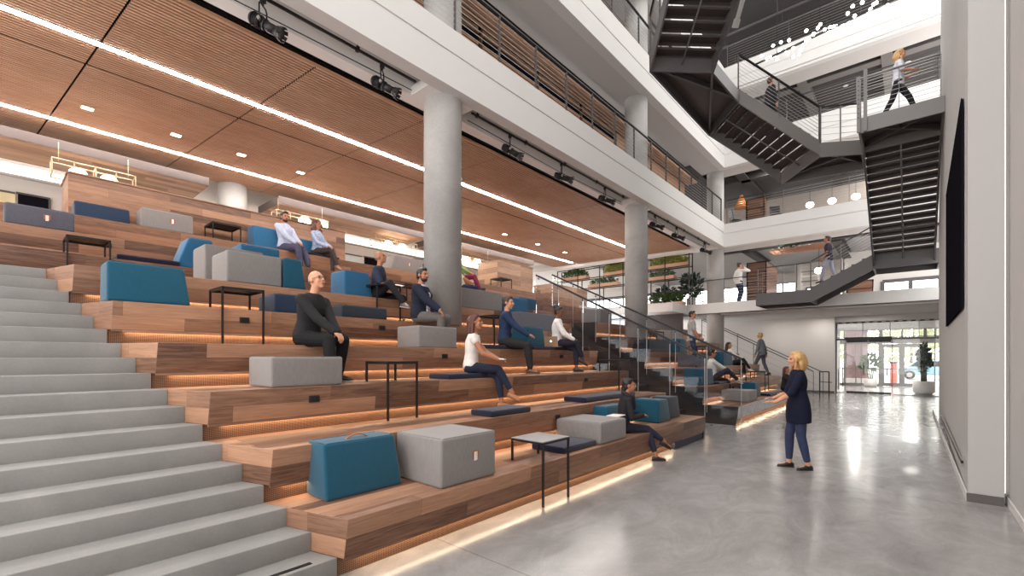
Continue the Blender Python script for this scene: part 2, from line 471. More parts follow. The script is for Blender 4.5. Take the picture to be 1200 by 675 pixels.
# round concrete columns
lab = ['round concrete column rising through the bleacher nearest the camera', 'round concrete column standing in the far bleacher behind the glass rail',
       'round concrete column at the corner where the two balconies meet']
for (x, y), l, z0 in zip(COLS, lab, (2.25, 2.25, 0)):
    m = MB(); m.cyl((0, 0, 0), (0, 0, 14.2 - z0), .35, n=40)
    o = m.build('concrete_column', M['conc_col']); o.location = (x, y, z0); tag(o, l, 'column')
m = MB(); m.cyl((0, 0, 0), (0, 0, 3.2), .35, n=32)
o = m.build('concrete_column', M['conc_col']); o.location = (-14.15, 4.46, 4.0); tag(o, 'concrete column at the back between the two hanging wood ceilings', 'column')

# ---- long left balconies, each a fascia with a reveal groove, a soffit and a slab
def fascia_left(z0, zg, z1, y1):
    m = MB()
    m.box(FXL - .26, FXL, -3, y1, z0, zg - .018); m.box(FXL - .26, FXL - .022, -3, y1, zg - .018, zg + .018); m.box(FXL - .26, FXL, -3, y1, zg + .018, z1)
    return m
m = fascia_left(6.4, 7.0, 7.43, BY)
struct(m, 'trim_1', M['white'])
m = MB(); m.box(-7.09, -6.83, -3, 22, 6.4, 6.56)                      # soffit with long lighting recesses between the columns
for a, b in ((5.05, 6.12), (13.05, 14.1), (20.6, 22)): m.box(-6.83, FXL - .26, a, b, 6.4, 6.56)
m.box(-6.9, -6.83, -3, 20.6, 6.56, 7.05); m.box(-6.83, FXL - .26, -3, 20.6, 6.95, 7.05); m.box(FXL - .30, FXL - .26, -3, 20.6, 6.56, 6.95)
struct(m, 'trim_2', M['recess'])
m = MB(); m.box(-14, FXL - .26, -3, BY + .3, 7.06, 7.42); struct(m, 'floor', M['soffit'])
m = fascia_left(9.82, 10.36, 10.93, BY); struct(m, 'trim_3', M['white'])
m = MB(); m.box(-7.1, FXL - .26, -3, BY + 1, 9.82, 10.0); struct(m, 'trim_4', M['soffit'])
m = MB(); m.box(-14, FXL - .26, -3, BY + .3, 10.5, 10.92); struct(m, 'floor', M['soffit'])
m = fascia_left(12.98, 13.5, 14.1, BY); struct(m, 'trim_5', M['white'])
m = MB(); m.box(-9.5, FXL - .26, -3, BY + 1, 12.98, 13.2); struct(m, 'trim_6', M['soffit'])
# ---- end balconies facing the camera
def fascia_back(z0, zg, z1, x0, x1, lip=0):
    m = MB()
    m.box(x0, x1, BY, BY + .26, z0, zg - .018); m.box(x0, x1, BY + .022, BY + .26, zg - .018, zg + .018); m.box(x0, x1, BY, BY + .26, zg + .018, z1)
    if lip: m.box(x0, x1, BY - .06, BY, z0 + .1, z0 + .3)
    return m
struct(fascia_back(6.4, 6.96, 7.38, FXL - .26, 1.4), 'trim_7', M['white'])
struct(fascia_back(9.82, 10.36, 10.93, FXL - .26, 1.4), 'trim_8', M['white'])
struct(fascia_back(12.98, 13.5, 14.1, FXL - .26, 1.4, 1), 'trim_9', M['white'])
m = MB(); m.box(-7.7, 1.4, BY, BY + .3, 3.58, 4.02); struct(m, 'trim_10', M['white'])
for i, z in enumerate((6.4, 9.82, 12.98)):
    m = MB(); m.box(-7.1, 1.4, BY + .26, BY + 1.15, z, z + .2); struct(m, 'trim_%d' % (11 + i), M['soffit'])
    m = MB(); m.box(-14, 1.4, BY + .26, 33, z + .5, z + .62); struct(m, 'ceiling', M['ceil_mid'] if z < 9 else M['ceil_dark'])
    m = MB(); m.box(-14, 1.4, BY + .3, 33, z + .62, z + .97); struct(m, 'floor', M['soffit'])
m = MB(); m.box(-22, 1.4, 15.5, 34, 17.6, 17.8); struct(m, 'ceiling', M['ceil_dark'])
# dropped steel beams under the end balconies' ceilings
bm_l = {6.4: 'first', 9.82: 'second', 12.98: 'third'}
def beam(name, label, p0, p1, w, h, mt):
    t = thing(name, label, 'beam', p0)
    m = MB(); m.bar(V(p0) + V((0, 0, h / 2 - .02)), V(p1) + V((0, 0, h / 2 - .02)), w, .04); m.bar(V(p0) - V((0, 0, h / 2 - .02)), V(p1) - V((0, 0, h / 2 - .02)), w, .04); part(m, 'flange', mt, t)
    m = MB(); m.bar(p0, p1, .05, h - .04); part(m, 'web', mt, t)
    return t
SB = M['ceil_dark']
beam('ceiling_beam', 'long dark steel beam under the lowest end balcony ceiling', (-7, 23.4, 6.75), (1.3, 23.4, 6.75), .3, .3, SB)
beam('ceiling_beam', 'dark steel cross beam over the man at the white balcony edge', (-5.9, 22.1, 6.75), (-5.9, 28, 6.75), .3, .3, SB)
beam('ceiling_beam', 'short dark cross beam above the lower stair person', (-2.4, 23.5, 6.72), (-2.4, 28, 6.72), .35, .36, SB)
beam('ceiling_beam', 'long dark steel beam above the pendant globes of the end balcony', (-7, 23.6, 10.15), (1.3, 23.6, 10.15), .35, .36, SB)
beam('ceiling_beam', 'dark cross beam over the woven basket lamp on the end balcony', (-5.9, 22.1, 10.15), (-5.9, 28, 10.15), .4, .36, SB)
beam('ceiling_beam', 'dark cross beam above the middle of the pendant globes', (-2.6, 23.8, 10.12), (-2.6, 28, 10.12), .3, .36, SB)
beam('ceiling_beam', 'long grey beam under the upper balcony behind the walking woman', (-7, 22.8, 13.3), (1.3, 22.8, 13.3), .4, .36, M['steel_grey'])
for x, s in ((-3.45, 'left of the walking woman'), (-.7, 'nearest the walking woman')):
    beam('ceiling_beam', 'grey cross beam under the upper balcony, ' + s, (x, 22.1, 13.28), (x, 27, 13.28), .35, .36, M['steel_grey'])
# ducts and struts in the open roof at the top right
t = thing('air_duct', 'round grey air duct under the dark roof at the top', 'duct', (-8, 26, 16.6))
m = MB(); m.cyl((-9, 26, 16.6), (1.3, 26, 16.6), .45, n=20); part(m, 'duct_pipe', M['steel_grey'], t)
m = MB()
for x in (-7, -5, -3, -1): m.cyl((x - .04, 26, 16.6), (x + .04, 26, 16.6), .48, n=20)
part(m, 'duct_collar', M['steel'], t)
for x in (-7, -3):
    m = MB(); m.cyl((x, 26, 17), (x, 26, 17.6), .03, n=6); part(m, 'hanger_rod', M['steel'], t)
for y, z, l in ((23.2, 17.0, 'front pipe of the dark roof above the top balcony rail'), (24.2, 17.1, 'second thin pipe below the dark roof at the top')):
    t = thing('roof_pipe', l, 'pipe', (-8, y, z)); m = MB(); m.cyl((-9, y, z), (1.3, y, z), .06); part(m, 'pipe_run', M['steel'], t)
    m = MB()
    for x in (-7, -4.5, -2, .5): m.cyl((x, y, z), (x, y, 17.6), .015, n=6)
    part(m, 'hanger_rod', M['steel'], t)
# diagonal struts that carry the roof
def strut(l, p0, p1, w, h, mt):
    t = thing('roof_strut', l, 'strut', p0); m = MB(); m.bar(p0, p1, w, h); part(m, 'strut_bar', mt, t)
    m = MB(); m.bar(V(p0) - (V(p1) - V(p0)).normalized() * .15, V(p0) + (V(p1) - V(p0)).normalized() * .1, w * 1.5, h * 1.5); part(m, 'end_plate', mt, t)
strut('pale diagonal roof strut beside the top stair flight', (-4.55, 17, 13.2), (-3.2, 15.6, 15.5), .1, .14, M['steel_grey'])
strut('broad grey roof strut left of the bulb chandelier', (-2.9, 15.5, 13.2), (-3.35, 14.4, 15.2), .26, .3, M['steel_grey'])
strut('long dark roof strut above the bulb chandelier', (-3.0, 15.6, 13.15), (-.6, 14.6, 15.4), .16, .24, M['steel'])

# ---- slatted wood ceiling over the bleachers (skewed panels divided by dark joints and two light lines)
ZS = 6.378
def skew(x): return .088 * (x + 7.44)
rows = [(-7.30, -9.17), (-9.308, -10.01), (-10.073, -12.74), (-12.879, -14.186)]
jy = [-2.1] + [1.275 + 2.2315 * i for i in range(9)]; jy = [y for y in jy if y < 19.7] + [20.19]
def skew_slab(m, xa, xb, a, b, e, z0, z1):
    m.hexa([(xb, a + skew(xb) + e, z0), (xa, a + skew(xa) + e, z0), (xa, b + skew(xa) - e, z0), (xb, b + skew(xb) - e, z0),
            (xb, a + skew(xb) + e, z1), (xa, a + skew(xa) + e, z1), (xa, b + skew(xa) - e, z1), (xb, b + skew(xb) - e, z1)])
for (xa, xb) in rows:
    for a, b in zip(jy[:-1], jy[1:]):
        m = MB(); x = xa
        while x - .03 > xb - .002:
            k = skew(x)
            m.box(x - .037, x, a + k + .015, b + k - .015, ZS, ZS + .024); x -= .072
        struct(m, 'ceiling', M['slat'])
        m = MB(); skew_slab(m, xa, xb, a, b, .02, ZS + .025, ZS + .04); struct(m, 'ceiling', M['slat_dark'])
m = MB(); m.box(-14.3, -7.33, -2.3, 20.3, ZS + .1, ZS + .14); struct(m, 'ceiling', M['slat_dark'])
m = MB(); m.box(-7.298, -7.28, -2, 20.15, ZS - .005, ZS + .05); struct(m, 'trim_14', M['slat'])
m = MB(); m.box(-7.325, -7.09, -2, 20.3, ZS + .145, 6.6); struct(m, 'trim_20', M['black'])  # black plate standing for the dark inside the open gap
m = MB(); m.hexa([(-15.6, 19.47, 6.25), (-6.98, 20.23, 6.25), (-6.98, 20.5, 6.25), (-15.6, 19.74, 6.25), (-15.6, 19.47, 6.6), (-6.98, 20.23, 6.6), (-6.98, 20.5, 6.6), (-15.6, 19.74, 6.6)])
struct(m, 'trim_15', M['recess'])
# two long light lines in the slat ceiling
for x, y1, l in ((-9.239, 18.0, 'long white light line in the wood ceiling nearer the balcony'), (-12.81, 19.3, 'long white light line at the back of the wood ceiling')):
    t = thing('linear_light', l, 'light', (x, 7, ZS + .02))
    m = MB(); m.box(x - .038, x + .038, -2, y1, ZS - .012, ZS + .02); part(m, 'diffuser', M['led_white'], t)
    for s in (-1, 1):
        m = MB(); m.box(x + s * .055, x + s * .063, -2, y1, ZS, ZS + .1); part(m, 'housing', M['steel_grey'], t)
# small square downlights in the slat ceiling
for i, (y, l) in enumerate(((1.25, 'nearest the left edge of the photo'), (2.635, 'second from the left'), (3.89, 'third from the left, right of the joint'), (5.26, 'above the bearded man'),
                            (13.05, 'first beyond the big column'), (15.1, 'middle one beyond the big column'), (17.1, 'farthest beyond the big column'))):
    t = thing('downlight', 'small square downlight in the slat ceiling, ' + l, 'light', (-11.75, y, ZS - .01), group='square downlights in the slat ceiling')
    m = MB(); m.box(-.1, .1, -.1, .1, -.006, .012); f = m.build('frame', M['slat'], t)
    m = MB(); m.box(-.05, .05, -.08, .08, -.012, -.004); m.build('lens', M['downlight'], t)

# ---- upper lounge behind the bleachers
for a, b in ((-2, 3.6), (5.25, 10.3), (10.9, 16.5)):
    m = MB(); m.box(-14.5, -13.06, a, b, 5.88, 6.08); struct(m, 'ceiling', plain('bronze_edge', 80, 69, 66, .7))
    m = MB(); m.box(-14.48, -13.08, a + .02, b - .02, 5.865, 5.88); struct(m, 'ceiling', M['wood_pale'])
m = MB(); m.box(-15.6, -15.3, -3, 19, 4.0, 5.72); m.box(-15.6, -15.35, -3, 19, 5.72, 7.0); struct(m, 'wall_left', M['offwhite'])
m = MB(); m.box(-22, -13.4, -3, 34, 6.95, 7.05); struct(m, 'ceiling', M['offwhite'])
t = thing('cove_light', 'bright white cove light band along the top of the back wall', 'light', (-15.3, 8, 5.72))
m = MB(); m.box(-15.34, -15.22, -2, 18, 5.78, 6.0); part(m, 'diffuser', M['cove'], t)
m = MB(); m.box(-15.36, -15.2, -2, 18, 5.73, 5.77); part(m, 'shelf', M['offwhite'], t)
for (a, b, l) in ((.46, .95, 'dark wall screen behind the wood parapet at far left'), (9.2, 9.75, 'dark wall screen on the back wall right of the parapet')):
    t = thing('wall_screen', l, 'screen', (-15.28, (a + b) / 2, 4.6))
    m = MB(); m.box(-15.3, -15.26, a, b, 4.7, 5.36); part(m, 'panel', M['screen'], t)
    m = MB(); m.box(-15.3, -15.25, a - .03, b + .03, 5.36, 5.4); m.box(-15.3, -15.25, b, b + .04, 4.7, 5.36); part(m, 'frame', M['steel'], t)
for (a, b, l) in ((-1.2, .42, 'pale yellowish wall panel beside the dark wall screen at far left'), (8.4, 9.1, 'pale blue window pane on the back wall right of the parapet')):
    t = thing('wall_panel', l, 'panel', (-15.28, (a + b) / 2, 4.6))
    m = MB(); m.box(-15.3, -15.27, a, b, 4.7, 5.34); part(m, 'panel', plain('panel_cream', 216, 200, 160, .5) if a < 0 else plain('panel_blue', 186, 194, 196, .3), t)
    m = MB(); m.box(-15.3, -15.25, a - .05, a, 4.7, 5.38); m.box(-15.3, -15.25, a - .05, b, 5.34, 5.38); part(m, 'frame', M['steel'], t)
# wood parapets on the upper edge
for a, b, z, l in ((.95, 6.25, 4.98, 'long walnut planter wall behind the top row'), (12.2, 14.25, 5.2, 'pale wood planter wall right of the big column'), (15.6, 18.3, 4.75, 'low pale wood planter wall seen through the glass rail')):
    t = thing('wood_parapet', l, 'parapet', (-11.8, (a + b) / 2, 4.0))
    m = MB(); m.box(-12.35, -11.33, a, b, 4.0, z - .03); part(m, 'body', M['wood_pale'] if a > 1 else M['wood'], t, bevel=.004)
    m = MB(); m.box(-12.37, -11.31, a - .02, b + .02, z - .03, z); part(m, 'cap', M['wood_pale'] if a > 1 else M['wood'], t, bevel=.004)
# ------------------------------------------------------------------ concrete stair and tiered wood seating
def endA(x): return 1.7476 + .2861 * (x + 3.2)
t = thing('concrete_stair', 'wide grey concrete stair climbing along the left end of the bleacher', 'stair', (-5, 0, 0))
for i in range(18):
    x0 = -(3.2544 + .2614 * i); x1 = x0 - .32 if i < 17 else -9.08; z1 = .15 * (i + 1)
    m = MB(); m.prism([(x0, -3), (x0, endA(x0)), (x1, endA(x1) + .0 if i < 17 else .1), (x1, -3)], z1 - .17 if i else 0, z1)
    part(m, 'step', M['conc_stair'], t, bevel=.006)
m = MB(); m.box(-3.33, -3.29, -3, endA(-3.3) - .16, .148, .153); part(m, 'grip_strip', M['black'], t)
m = MB(); m.box(-7.6, -3.6, -3, .2, -.1, .0); part(m, 'base_slab', M['conc_stair'], t)

outlets = {}
def outlet(root, x, y, z):
    m = MB(); m.box(x - .004, x + .012, y - .055, y + .055, z - .035, z + .035); o = part(m, 'power_outlet', M['steel_black'], root, bevel=.003)
    m = MB(); m.box(x + .012, x + .014, y - .035, y - .005, z - .02, z + .02); m.box(x + .012, x + .014, y + .005, y + .035, z - .02, z + .02)
    subpart(m, 'socket', M['black'], o, root)
def tier(n, ya, yb, xb, label, group, ends=None, outs=(), mat='wood', darkfrom=None, z0=None, xf=None):
    """one row: wood block with a leaning face, mesh kick below it, warm light line under the nose"""
    X = XT[n] if xf is None else xf; z = .45 * n
    fa = (lambda x: endA(x)) if ya is None else (lambda x: ya)
    root = thing('seating_tier', label, 'bleacher row', (X, (fa(X) + yb) / 2, z - .45), group=group)
    m = MB(); xk = X - .04; zb = z - .302
    # cross section with the face leaning in towards the bottom
    m.hexa([(xb, fa(xb), zb), (xk, fa(xk), zb), (xk, yb, zb), (xb, yb, zb), (xb, fa(xb), z), (X, fa(X), z), (X, yb - .0, z), (xb, yb, z)])
    m.box(xk - .022, xk - .001, fa(xk) + .004, yb - .004, zb - .024, zb + .004)
    part(m, 'wood_block', M[mat], root, bevel=.005, fix=True)
    m = MB(); xm = X - .12
    m.hexa([(xm - .03, fa(xm), z - .46), (xm, fa(xm) + .01, z - .46), (xm, yb - .03, z - .46), (xm - .03, yb - .03, z - .46),
            (xm - .03, fa(xm), zb), (xm, fa(xm) + .01, zb), (xm, yb - .03, zb), (xm - .03, yb - .03, zb)])
    part(m, 'kick_mesh', M['mesh'], root)
    xq = max(xb, X - .75)
    m = MB(); m.prism([(X - .15, fa(X) + .02), (xq, fa(xq) + .02), (xq, fa(xq) + .05), (X - .15, fa(X) + .05)], z - .46, zb + .01); part(m, 'end_plate', M['aisle'], root)
    m = MB(); m.box(X - .1, X - .078, fa(X) + .12, (yb - .06) if darkfrom is None else darkfrom, zb - .014, zb - .002); part(m, 'light_strip', M['led_warm'], root)
    for y in outs: outlet(root, X - .012, y, z - .13)
    return root
GA = 'rows of the near wood bleacher'
yA = {1: 9.6, 2: 9.5, 3: 9.42, 4: 9.36, 5: 9.36, 6: 9.3}
outsA = {1: [3.0 + .0], 2: [5.55, 7.75], 3: [2.26, 7.6], 4: [4.72, 7.9], 5: [1.9 + .22, 4.1, 7.2], 6: [3.66 - .5, 6.3]}
ordn = {1: 'lowest', 2: 'second', 3: 'third', 4: 'fourth', 5: 'fifth', 6: 'sixth', 7: 'seventh', 8: 'eighth', 9: 'topmost'}
for nrow in range(1, 7):
    xb = XT[nrow + 1] - .16 if nrow < 6 else XT[7] - .16
    r = tier(nrow, None, yA[nrow], xb, ordn[nrow] + ' row of the near wood bleacher, counted from the floor', None, outs=outsA[nrow] if nrow > 1 else [])
# dark facing and blank cover at the floor end of the lowest row
t = thing('end_cover', 'dark blue kick cover at the floor end of the lowest near row', 'panel', (XT[1] - .04, 9.0, 0))
m = MB(); m.box(XT[1] - .1, XT[1] - .045, 8.1, 9.58, .01, .15); part(m, 'panel', plain('slate_cover', 46, 52, 72, .5), t)
m = MB(); m.box(XT[1] - .06, XT[1] - .03, 9.55, 9.585, .01, .15); part(m, 'edge_strip', M['black'], t)
outsU = {7: [1.9], 8: [1.28, 5.35], 9: [4.9]}
for nrow in (7, 8, 9):
    tier(nrow, -2.5, 16.5, XT[nrow + 1] - .1, ordn[nrow] + ' row of the bleacher, above the cross aisle', None, outs=outsU[nrow])
GB = 'rows of the far wood bleacher'
for nrow in range(1, 7):
    xb = XT[nrow + 1] - .16 if nrow < 6 else XT[7] - .16
    r = tier(nrow, 11.95, 19.2 if nrow == 1 else 21.0, xb, ordn[nrow] + ' row of the far bleacher beyond the glass rails, counted from the floor', None,
         outs=[13.4 + .5 * nrow] if nrow > 1 else [], mat='wood' if nrow > 1 else 'wood')
    X = XT[nrow]; z = .45 * nrow
    m = MB(); m.hexa([(X - .86, 11.90, z - .46), (X - .06, 11.90, z - .46), (X - .06, 11.95, z - .46), (X - .86, 11.95, z - .46), (X - .86, 11.90, z), (X, 11.90, z), (X, 11.95, z), (X - .86, 11.95, z)])
    part(m, 'end_panel', M['aisle'], r, fix=True)
    if nrow == 1:
        m = MB(); m.hexa([(X - .03, 11.96, .155), (X - .02, 11.96, .155), (X - .02, 18.9, .155), (X - .03, 18.9, .155), (X, 11.96, .45), (X + .012, 11.96, .45), (X + .012, 18.9, .45), (X, 18.9, .45)])
        part(m, 'whitewashed_face', M['wood_white'], r, fix=True)
m = MB()
for nrow in range(2, 7): m.box(XT[nrow] - .86, XT[nrow] - .06, 11.93, 11.95, 0, .45 * nrow - .45)
struct(m, 'trim_21', M['aisle'])
# stepped aisle between the bleachers, and the stair beyond the far one
def aisle(label, ya, yb, n, mt='conc_stair', xs=-3.35):
    t = thing('aisle_stair', label, 'stair', (-5, (ya + yb) / 2, 0))
    for i in range(n):
        x0 = xs - .2614 * i; z1 = .15 * (i + 1)
        m = MB(); m.box(x0, x0 - .2614 if i < n - 1 else x0 - (.62 if mt == 'aisle' else 1.0), ya, yb, 0, z1); part(m, 'step', M[mt], t, bevel=.005)
    return t
aisle('dark aisle stair between the two glass rails', 9.62, 11.88, 18, 'aisle', -4.15)
aisle('concrete stair along the white wall beyond the far bleacher', 21.78, 22.72, 20)
# ------------------------------------------------------------------ cable railings
def cable_rail(label, pts, h=1.02, ncab=9, gap=1.25, pm=None, tm=None, name='cable_railing', rail_r=None, z_in=.0, group=None):
    pm = pm or M['steel']; tm = tm or M['steel_black']
    root = thing(name, label, 'railing', pts[0], group=group)
    P3 = [V(p) for p in pts]
    up = V((0, 0, 1))
    tr = MB()
    for a, b in zip(P3[:-1], P3[1:]):
        if rail_r: tr.cyl(a + up * h, b + up * h, rail_r, n=10)
        else: tr.bar(a + up * h, b + up * h, .055, .03)
    part(tr, 'top_rail', tm, root)
    for a, b in zip(P3[:-1], P3[1:]):
        L = (b - a).length; k = max(1, round(L / gap))
        for i in range(k + 1):
            if i == 0 and a is not P3[0]: continue
            p = a + (b - a) * (i / k)
            m = MB(); d = (b - a).normalized(); d.z = 0; d.normalize()
            m.bar(p - up * .02, p + up * (h - .01), .05, .014, d); part(m, 'post', pm, root)
    for c in range(ncab):
        z = .09 + (h - .17) * c / (ncab - 1)
        m = MB()
        for a, b in zip(P3[:-1], P3[1:]): m.cyl(a + up * z, b + up * z, .0055, n=5)
        part(m, 'cable', M['cable'], root)
    return root
cable_rail('long cable railing along the lower left balcony over the wood ceiling', [(FXL - .1, 2.0, 7.43), (FXL - .1, BY - .1, 7.43)], gap=1.17)
cable_rail('cable railing of the lower end balcony in front of the pendant globes', [(FXL + .08, BY + .1, 7.38), (.4, BY + .1, 7.38)], gap=1.9)
cable_rail('long cable railing along the middle left balcony', [(FXL - .1, 8.0, 10.93), (FXL - .1, 14.5, 10.93)], gap=1.6)
cable_rail('short cable railing of the middle left balcony beside the stair landing', [(FXL - .1, 15.2, 10.93), (FXL - .1, BY - .1, 10.93)], gap=1.6)
cable_rail('cable railing of the middle end balcony behind the walking woman', [(FXL + .1, BY + .1, 10.93), (.7, BY + .1, 10.93)], gap=2.0)
cable_rail('cable railing of the top end balcony above the bulb chandelier', [(FXL + .1, BY + .1, 14.1), (.9, BY + .1, 14.1)], gap=2.0)
cable_rail('cable railing at the white balcony edge beside the standing man', [(-7.6, BY + .1, 4.02), (-4.62, BY + .1, 4.02)], gap=1.5, ncab=8)

# ------------------------------------------------------------------ hanging steel stair
def flight(label, p0, dirv, wid, run, rise, n, sd=.36, under=True, mt=None):
    """p0: lower corner at tread level, wid: vector across, dirv: unit horizontal climb direction"""
    mt = mt or M['steel']
    root = thing('steel_stair_flight', label, 'stair', p0)
    p0 = V(p0); d = V(dirv).normalized(); w = V(wid); up = V((0, 0, 1))
    for s in (0, 1):
        a = p0 + w * s; b = a + d * run + up * rise
        out = w.normalized() * (.02 if s else -.02)
        m = MB(); q = [a - up * (sd - .06), b - up * (sd - .06), b + up * .08, a + up * .08]
        m.extrude([x + out for x in q], -out * 2); part(m, 'stringer', mt, root, fix=True)
    for i in range(n):
        f = (i + .5) / n; c = p0 + d * (run * i / n) + up * (rise * (i + 1) / n - .02)
        t0 = run / n
        m = MB(); q = [c, c + d * (t0 + .01), c + d * (t0 + .01) + w, c + w]
        m.extrude([x - up * .05 for x in q], up * .05)
        m.extrude([c + d * .0 - up * .12, c + d * .012 - up * .12, c + d * .012 - up * .04, c + d * .0 - up * .04], w)
        part(m, 'tread', M['kickdark'], root, fix=True)
    if under:
        m = MB(); a = p0 + w * .5 - up * .22; m.cyl(a - d * .1, a + d * run + up * rise, .02, n=8)
        part(m, 'sprinkler_pipe', M['steel_grey'], root)
    return root
def landing(label, poly, z, th=.34, mt=None):
    root = thing('stair_landing', label, 'landing', (poly[0][0], poly[0][1], z))
    m = MB(); m.prism(poly, z - .08, z); part(m, 'deck', M['kickdark'], root)
    k = len(poly)
    for i in range(k):
        a, b = V((*poly[i], z - th / 2 + .03)), V((*poly[(i + 1) % k], z - th / 2 + .03))
        m = MB(); m.bar(a, b, .045, th); part(m, 'edge_beam', mt or M['steel'], root)
    c = sum((V((*p, 0)) for p in poly), V((0, 0, 0))) / k
    m = MB(); a, b = V((*poly[0], z - .15)), V((*poly[2 % k], z - .15)); m.bar(a, b, .06, .12)
    a2, b2 = V((*poly[1], z - .15)), V((*poly[3 % k], z - .15)); m.bar(a2 + (b2 - a2) * .05, b2, .06, .12)
    part(m, 'joist', M['steel'], root)
    return root
SG = M['steel_grey']
# lowest flight A from the white balcony up to the low landing
landing('dark steel landing joined to the lowest balcony edge', [(-4.5, 19.5), (-2.72, 19.5), (-2.72, 20.86), (-4.5, 20.86)], 4.06, .46)
flight('lowest dark steel flight with a man walking on it', (-2.72, 19.5, 4.06), (1, 0, 0), (0, 1.34, 0), 1.75, .95, 6, .5)
landing('dark steel landing at the right wall under the long flight', [(-.95, 19.5), (.66, 19.5), (.66, 20.86), (-.95, 20.86)], 5.03, .46)
flight('long dark steel flight seen from below beside the black display', (-.95, 19.5, 5.03), (0, -1, 0), (1.5, 0, 0), 4.2, 2.37, 16, .42)
landing('grey edged landing under the walking woman', [(-.95, 13.95), (.56, 13.95), (.56, 15.32), (-.95, 15.32)], 7.42, .36, SG)
landing('small grey landing left of the walking woman', [(-1.88, 14.82), (-1.0, 15.35), (-1.0, 16.6), (-3.05, 16.35)], 7.42, .38, SG)
dD = V((-.7536, -.6573, 0)); wD = V((-1.2, 1.38, 0))
flight('middle steel flight with a pale stringer and cable rail', (-1.88, 14.82, 7.42), dD, wD, 2.2, 1.42, 9, .36, mt=SG)
landing('dark landing between the two upper flights', [(-4.74, 10.5), (-3.63, 11.55), (-3.53, 13.37), (-4.73, 14.75)], 8.84, .34)
dE = V((.69, -.73, 0)); wE = V((1.11, 1.05, 0))
flight('topmost steel flight seen from below near the left balcony', (-4.74, 10.5, 8.84), dE, wE, 2.6, 1.9, 12, .40)
# rails on the steel stair
def rail_on(label, a, b, **k): return cable_rail(label, [a, b], h=1.0, **k)
rail_on('cable handrail of the lowest steel flight in front of the walking man', (-2.72, 19.5, 4.1), (-.97, 19.5, 5.05), gap=.9)
rail_on('cable railing on the low landing beside the lowest flight', (-4.45, 19.5, 4.06), (-2.74, 19.5, 4.06), gap=1.0)
rail_on('sloping cable handrail of the middle flight with a pale stringer', V((-1.88, 14.82, 7.44)), V((-3.53, 13.37, 8.86)), gap=1.1)
rail_on('cable railing on the far side of the middle flight', V((-3.05, 16.2, 7.44)), V((-4.73, 14.75, 8.86)), gap=1.1)
rail_on('cable railing in front of the walking woman', (-.93, 13.97, 7.42), (.5, 13.97, 7.42), gap=.75, pm=SG, tm=SG)
rail_on('short cable railing of the small landing left of the walking woman', (-1.85, 14.84, 7.42), (-1.02, 15.3, 7.42), gap=.5, pm=SG, ncab=6)
rail_on('cable handrail on the left side of the topmost flight', V((-4.74, 10.5, 8.88)), V((-2.95, 8.6, 10.76)), gap=.9)
rail_on('cable railing of the dark upper landing beside the left balcony', (-4.78, 10.6, 8.84), (-4.78, 14.6, 8.84), gap=1.3)
# tall slotted post that hangs the landing
t = thing('hanger_post', 'pair of tall pale slotted posts at the corner of the landing of the walking woman', 'post', (-.98, 13.9, 7.1))
for dx in (0, .13):
    m = MB(); m.box(-1.0 + dx, -.93 + dx, 13.88, 13.92, 7.1, 8.45 + dx); part(m, 'post', SG, t)
m = MB()
for k in range(9): m.cyl((-.965, 13.87, 7.45 + k * .11), (-.965, 13.882, 7.45 + k * .11), .012, n=8)
part(m, 'bolt', M['steel_black'], t)

# ------------------------------------------------------------------ glass balustrades of the aisle
def glass_rail(label, y, pts, steps, zb):
    """pts: handrail ends (x,z); glass panes below it"""
    (xa, za), (xb, zb2) = pts
    root = thing('glass_balustrade', label, 'railing', (xa, y, za - 1))
    m = MB(); m.bar((xa, y, za), (xb, y, zb2), .045, .045); part(m, 'handrail', M['steel_black'], root)
    k = steps; e = .012
    for i in range(k):
        f0, f1 = i / k, (i + 1) / k
        x0 = xa + (xb - xa) * f0 - .0; x1 = xa + (xb - xa) * f1; z0 = za + (zb2 - za) * f0; z1 = za + (zb2 - za) * f1
        g = .008
        lo0 = zb(x0); lo1 = zb(x1)
        m = MB(); m.hexa([(x0 + g, y - .007, lo0), (x1 - g, y - .007, lo1), (x1 - g, y + .007, lo1), (x0 + g, y + .007, lo0),
                          (x0 + g, y - .007, z0 - .02), (x1 - g, y - .007, z1 - .02), (x1 - g, y + .007, z1 - .02), (x0 + g, y + .007, z0 - .02)])
        part(m, 'glass_pane', M['glass_rail'], root, fix=True)
        m = MB(); m.box(x1 - .006, x1 + .006, y - .009, y + .009, lo1, z1 - .03); part(m, 'edge_strip', M['cable'], root)
    m = MB()
    for i in range(k + 1):
        f = min(.98, max(.02, i / k)); x = xa + (xb - xa) * f; z = za + (zb2 - za) * f
        m.cyl((x, y - .03, z - .07), (x, y + .03, z - .07), .014, n=8); m.cyl((x, y - .03, z - .07), (x, y, z - .01), .008, n=6)
    part(m, 'bracket', M['steel_black'], root)
    return root
step = lambda x: max(0.0, .15 * math.floor((-x - 3.0) / .2614)) * .0 + max(0, (-x - 3.1) * .574 - .15)
glass_rail('nearer glass balustrade with a black handrail at the end of the near bleacher', 9.7, [(-7.6, 3.86), (-3.2, 1.66)], 6, step)
glass_rail('farther glass balustrade with a black handrail across the aisle', 11.8, [(-8.6, 4.27), (-3.05, 1.62)], 7, step)
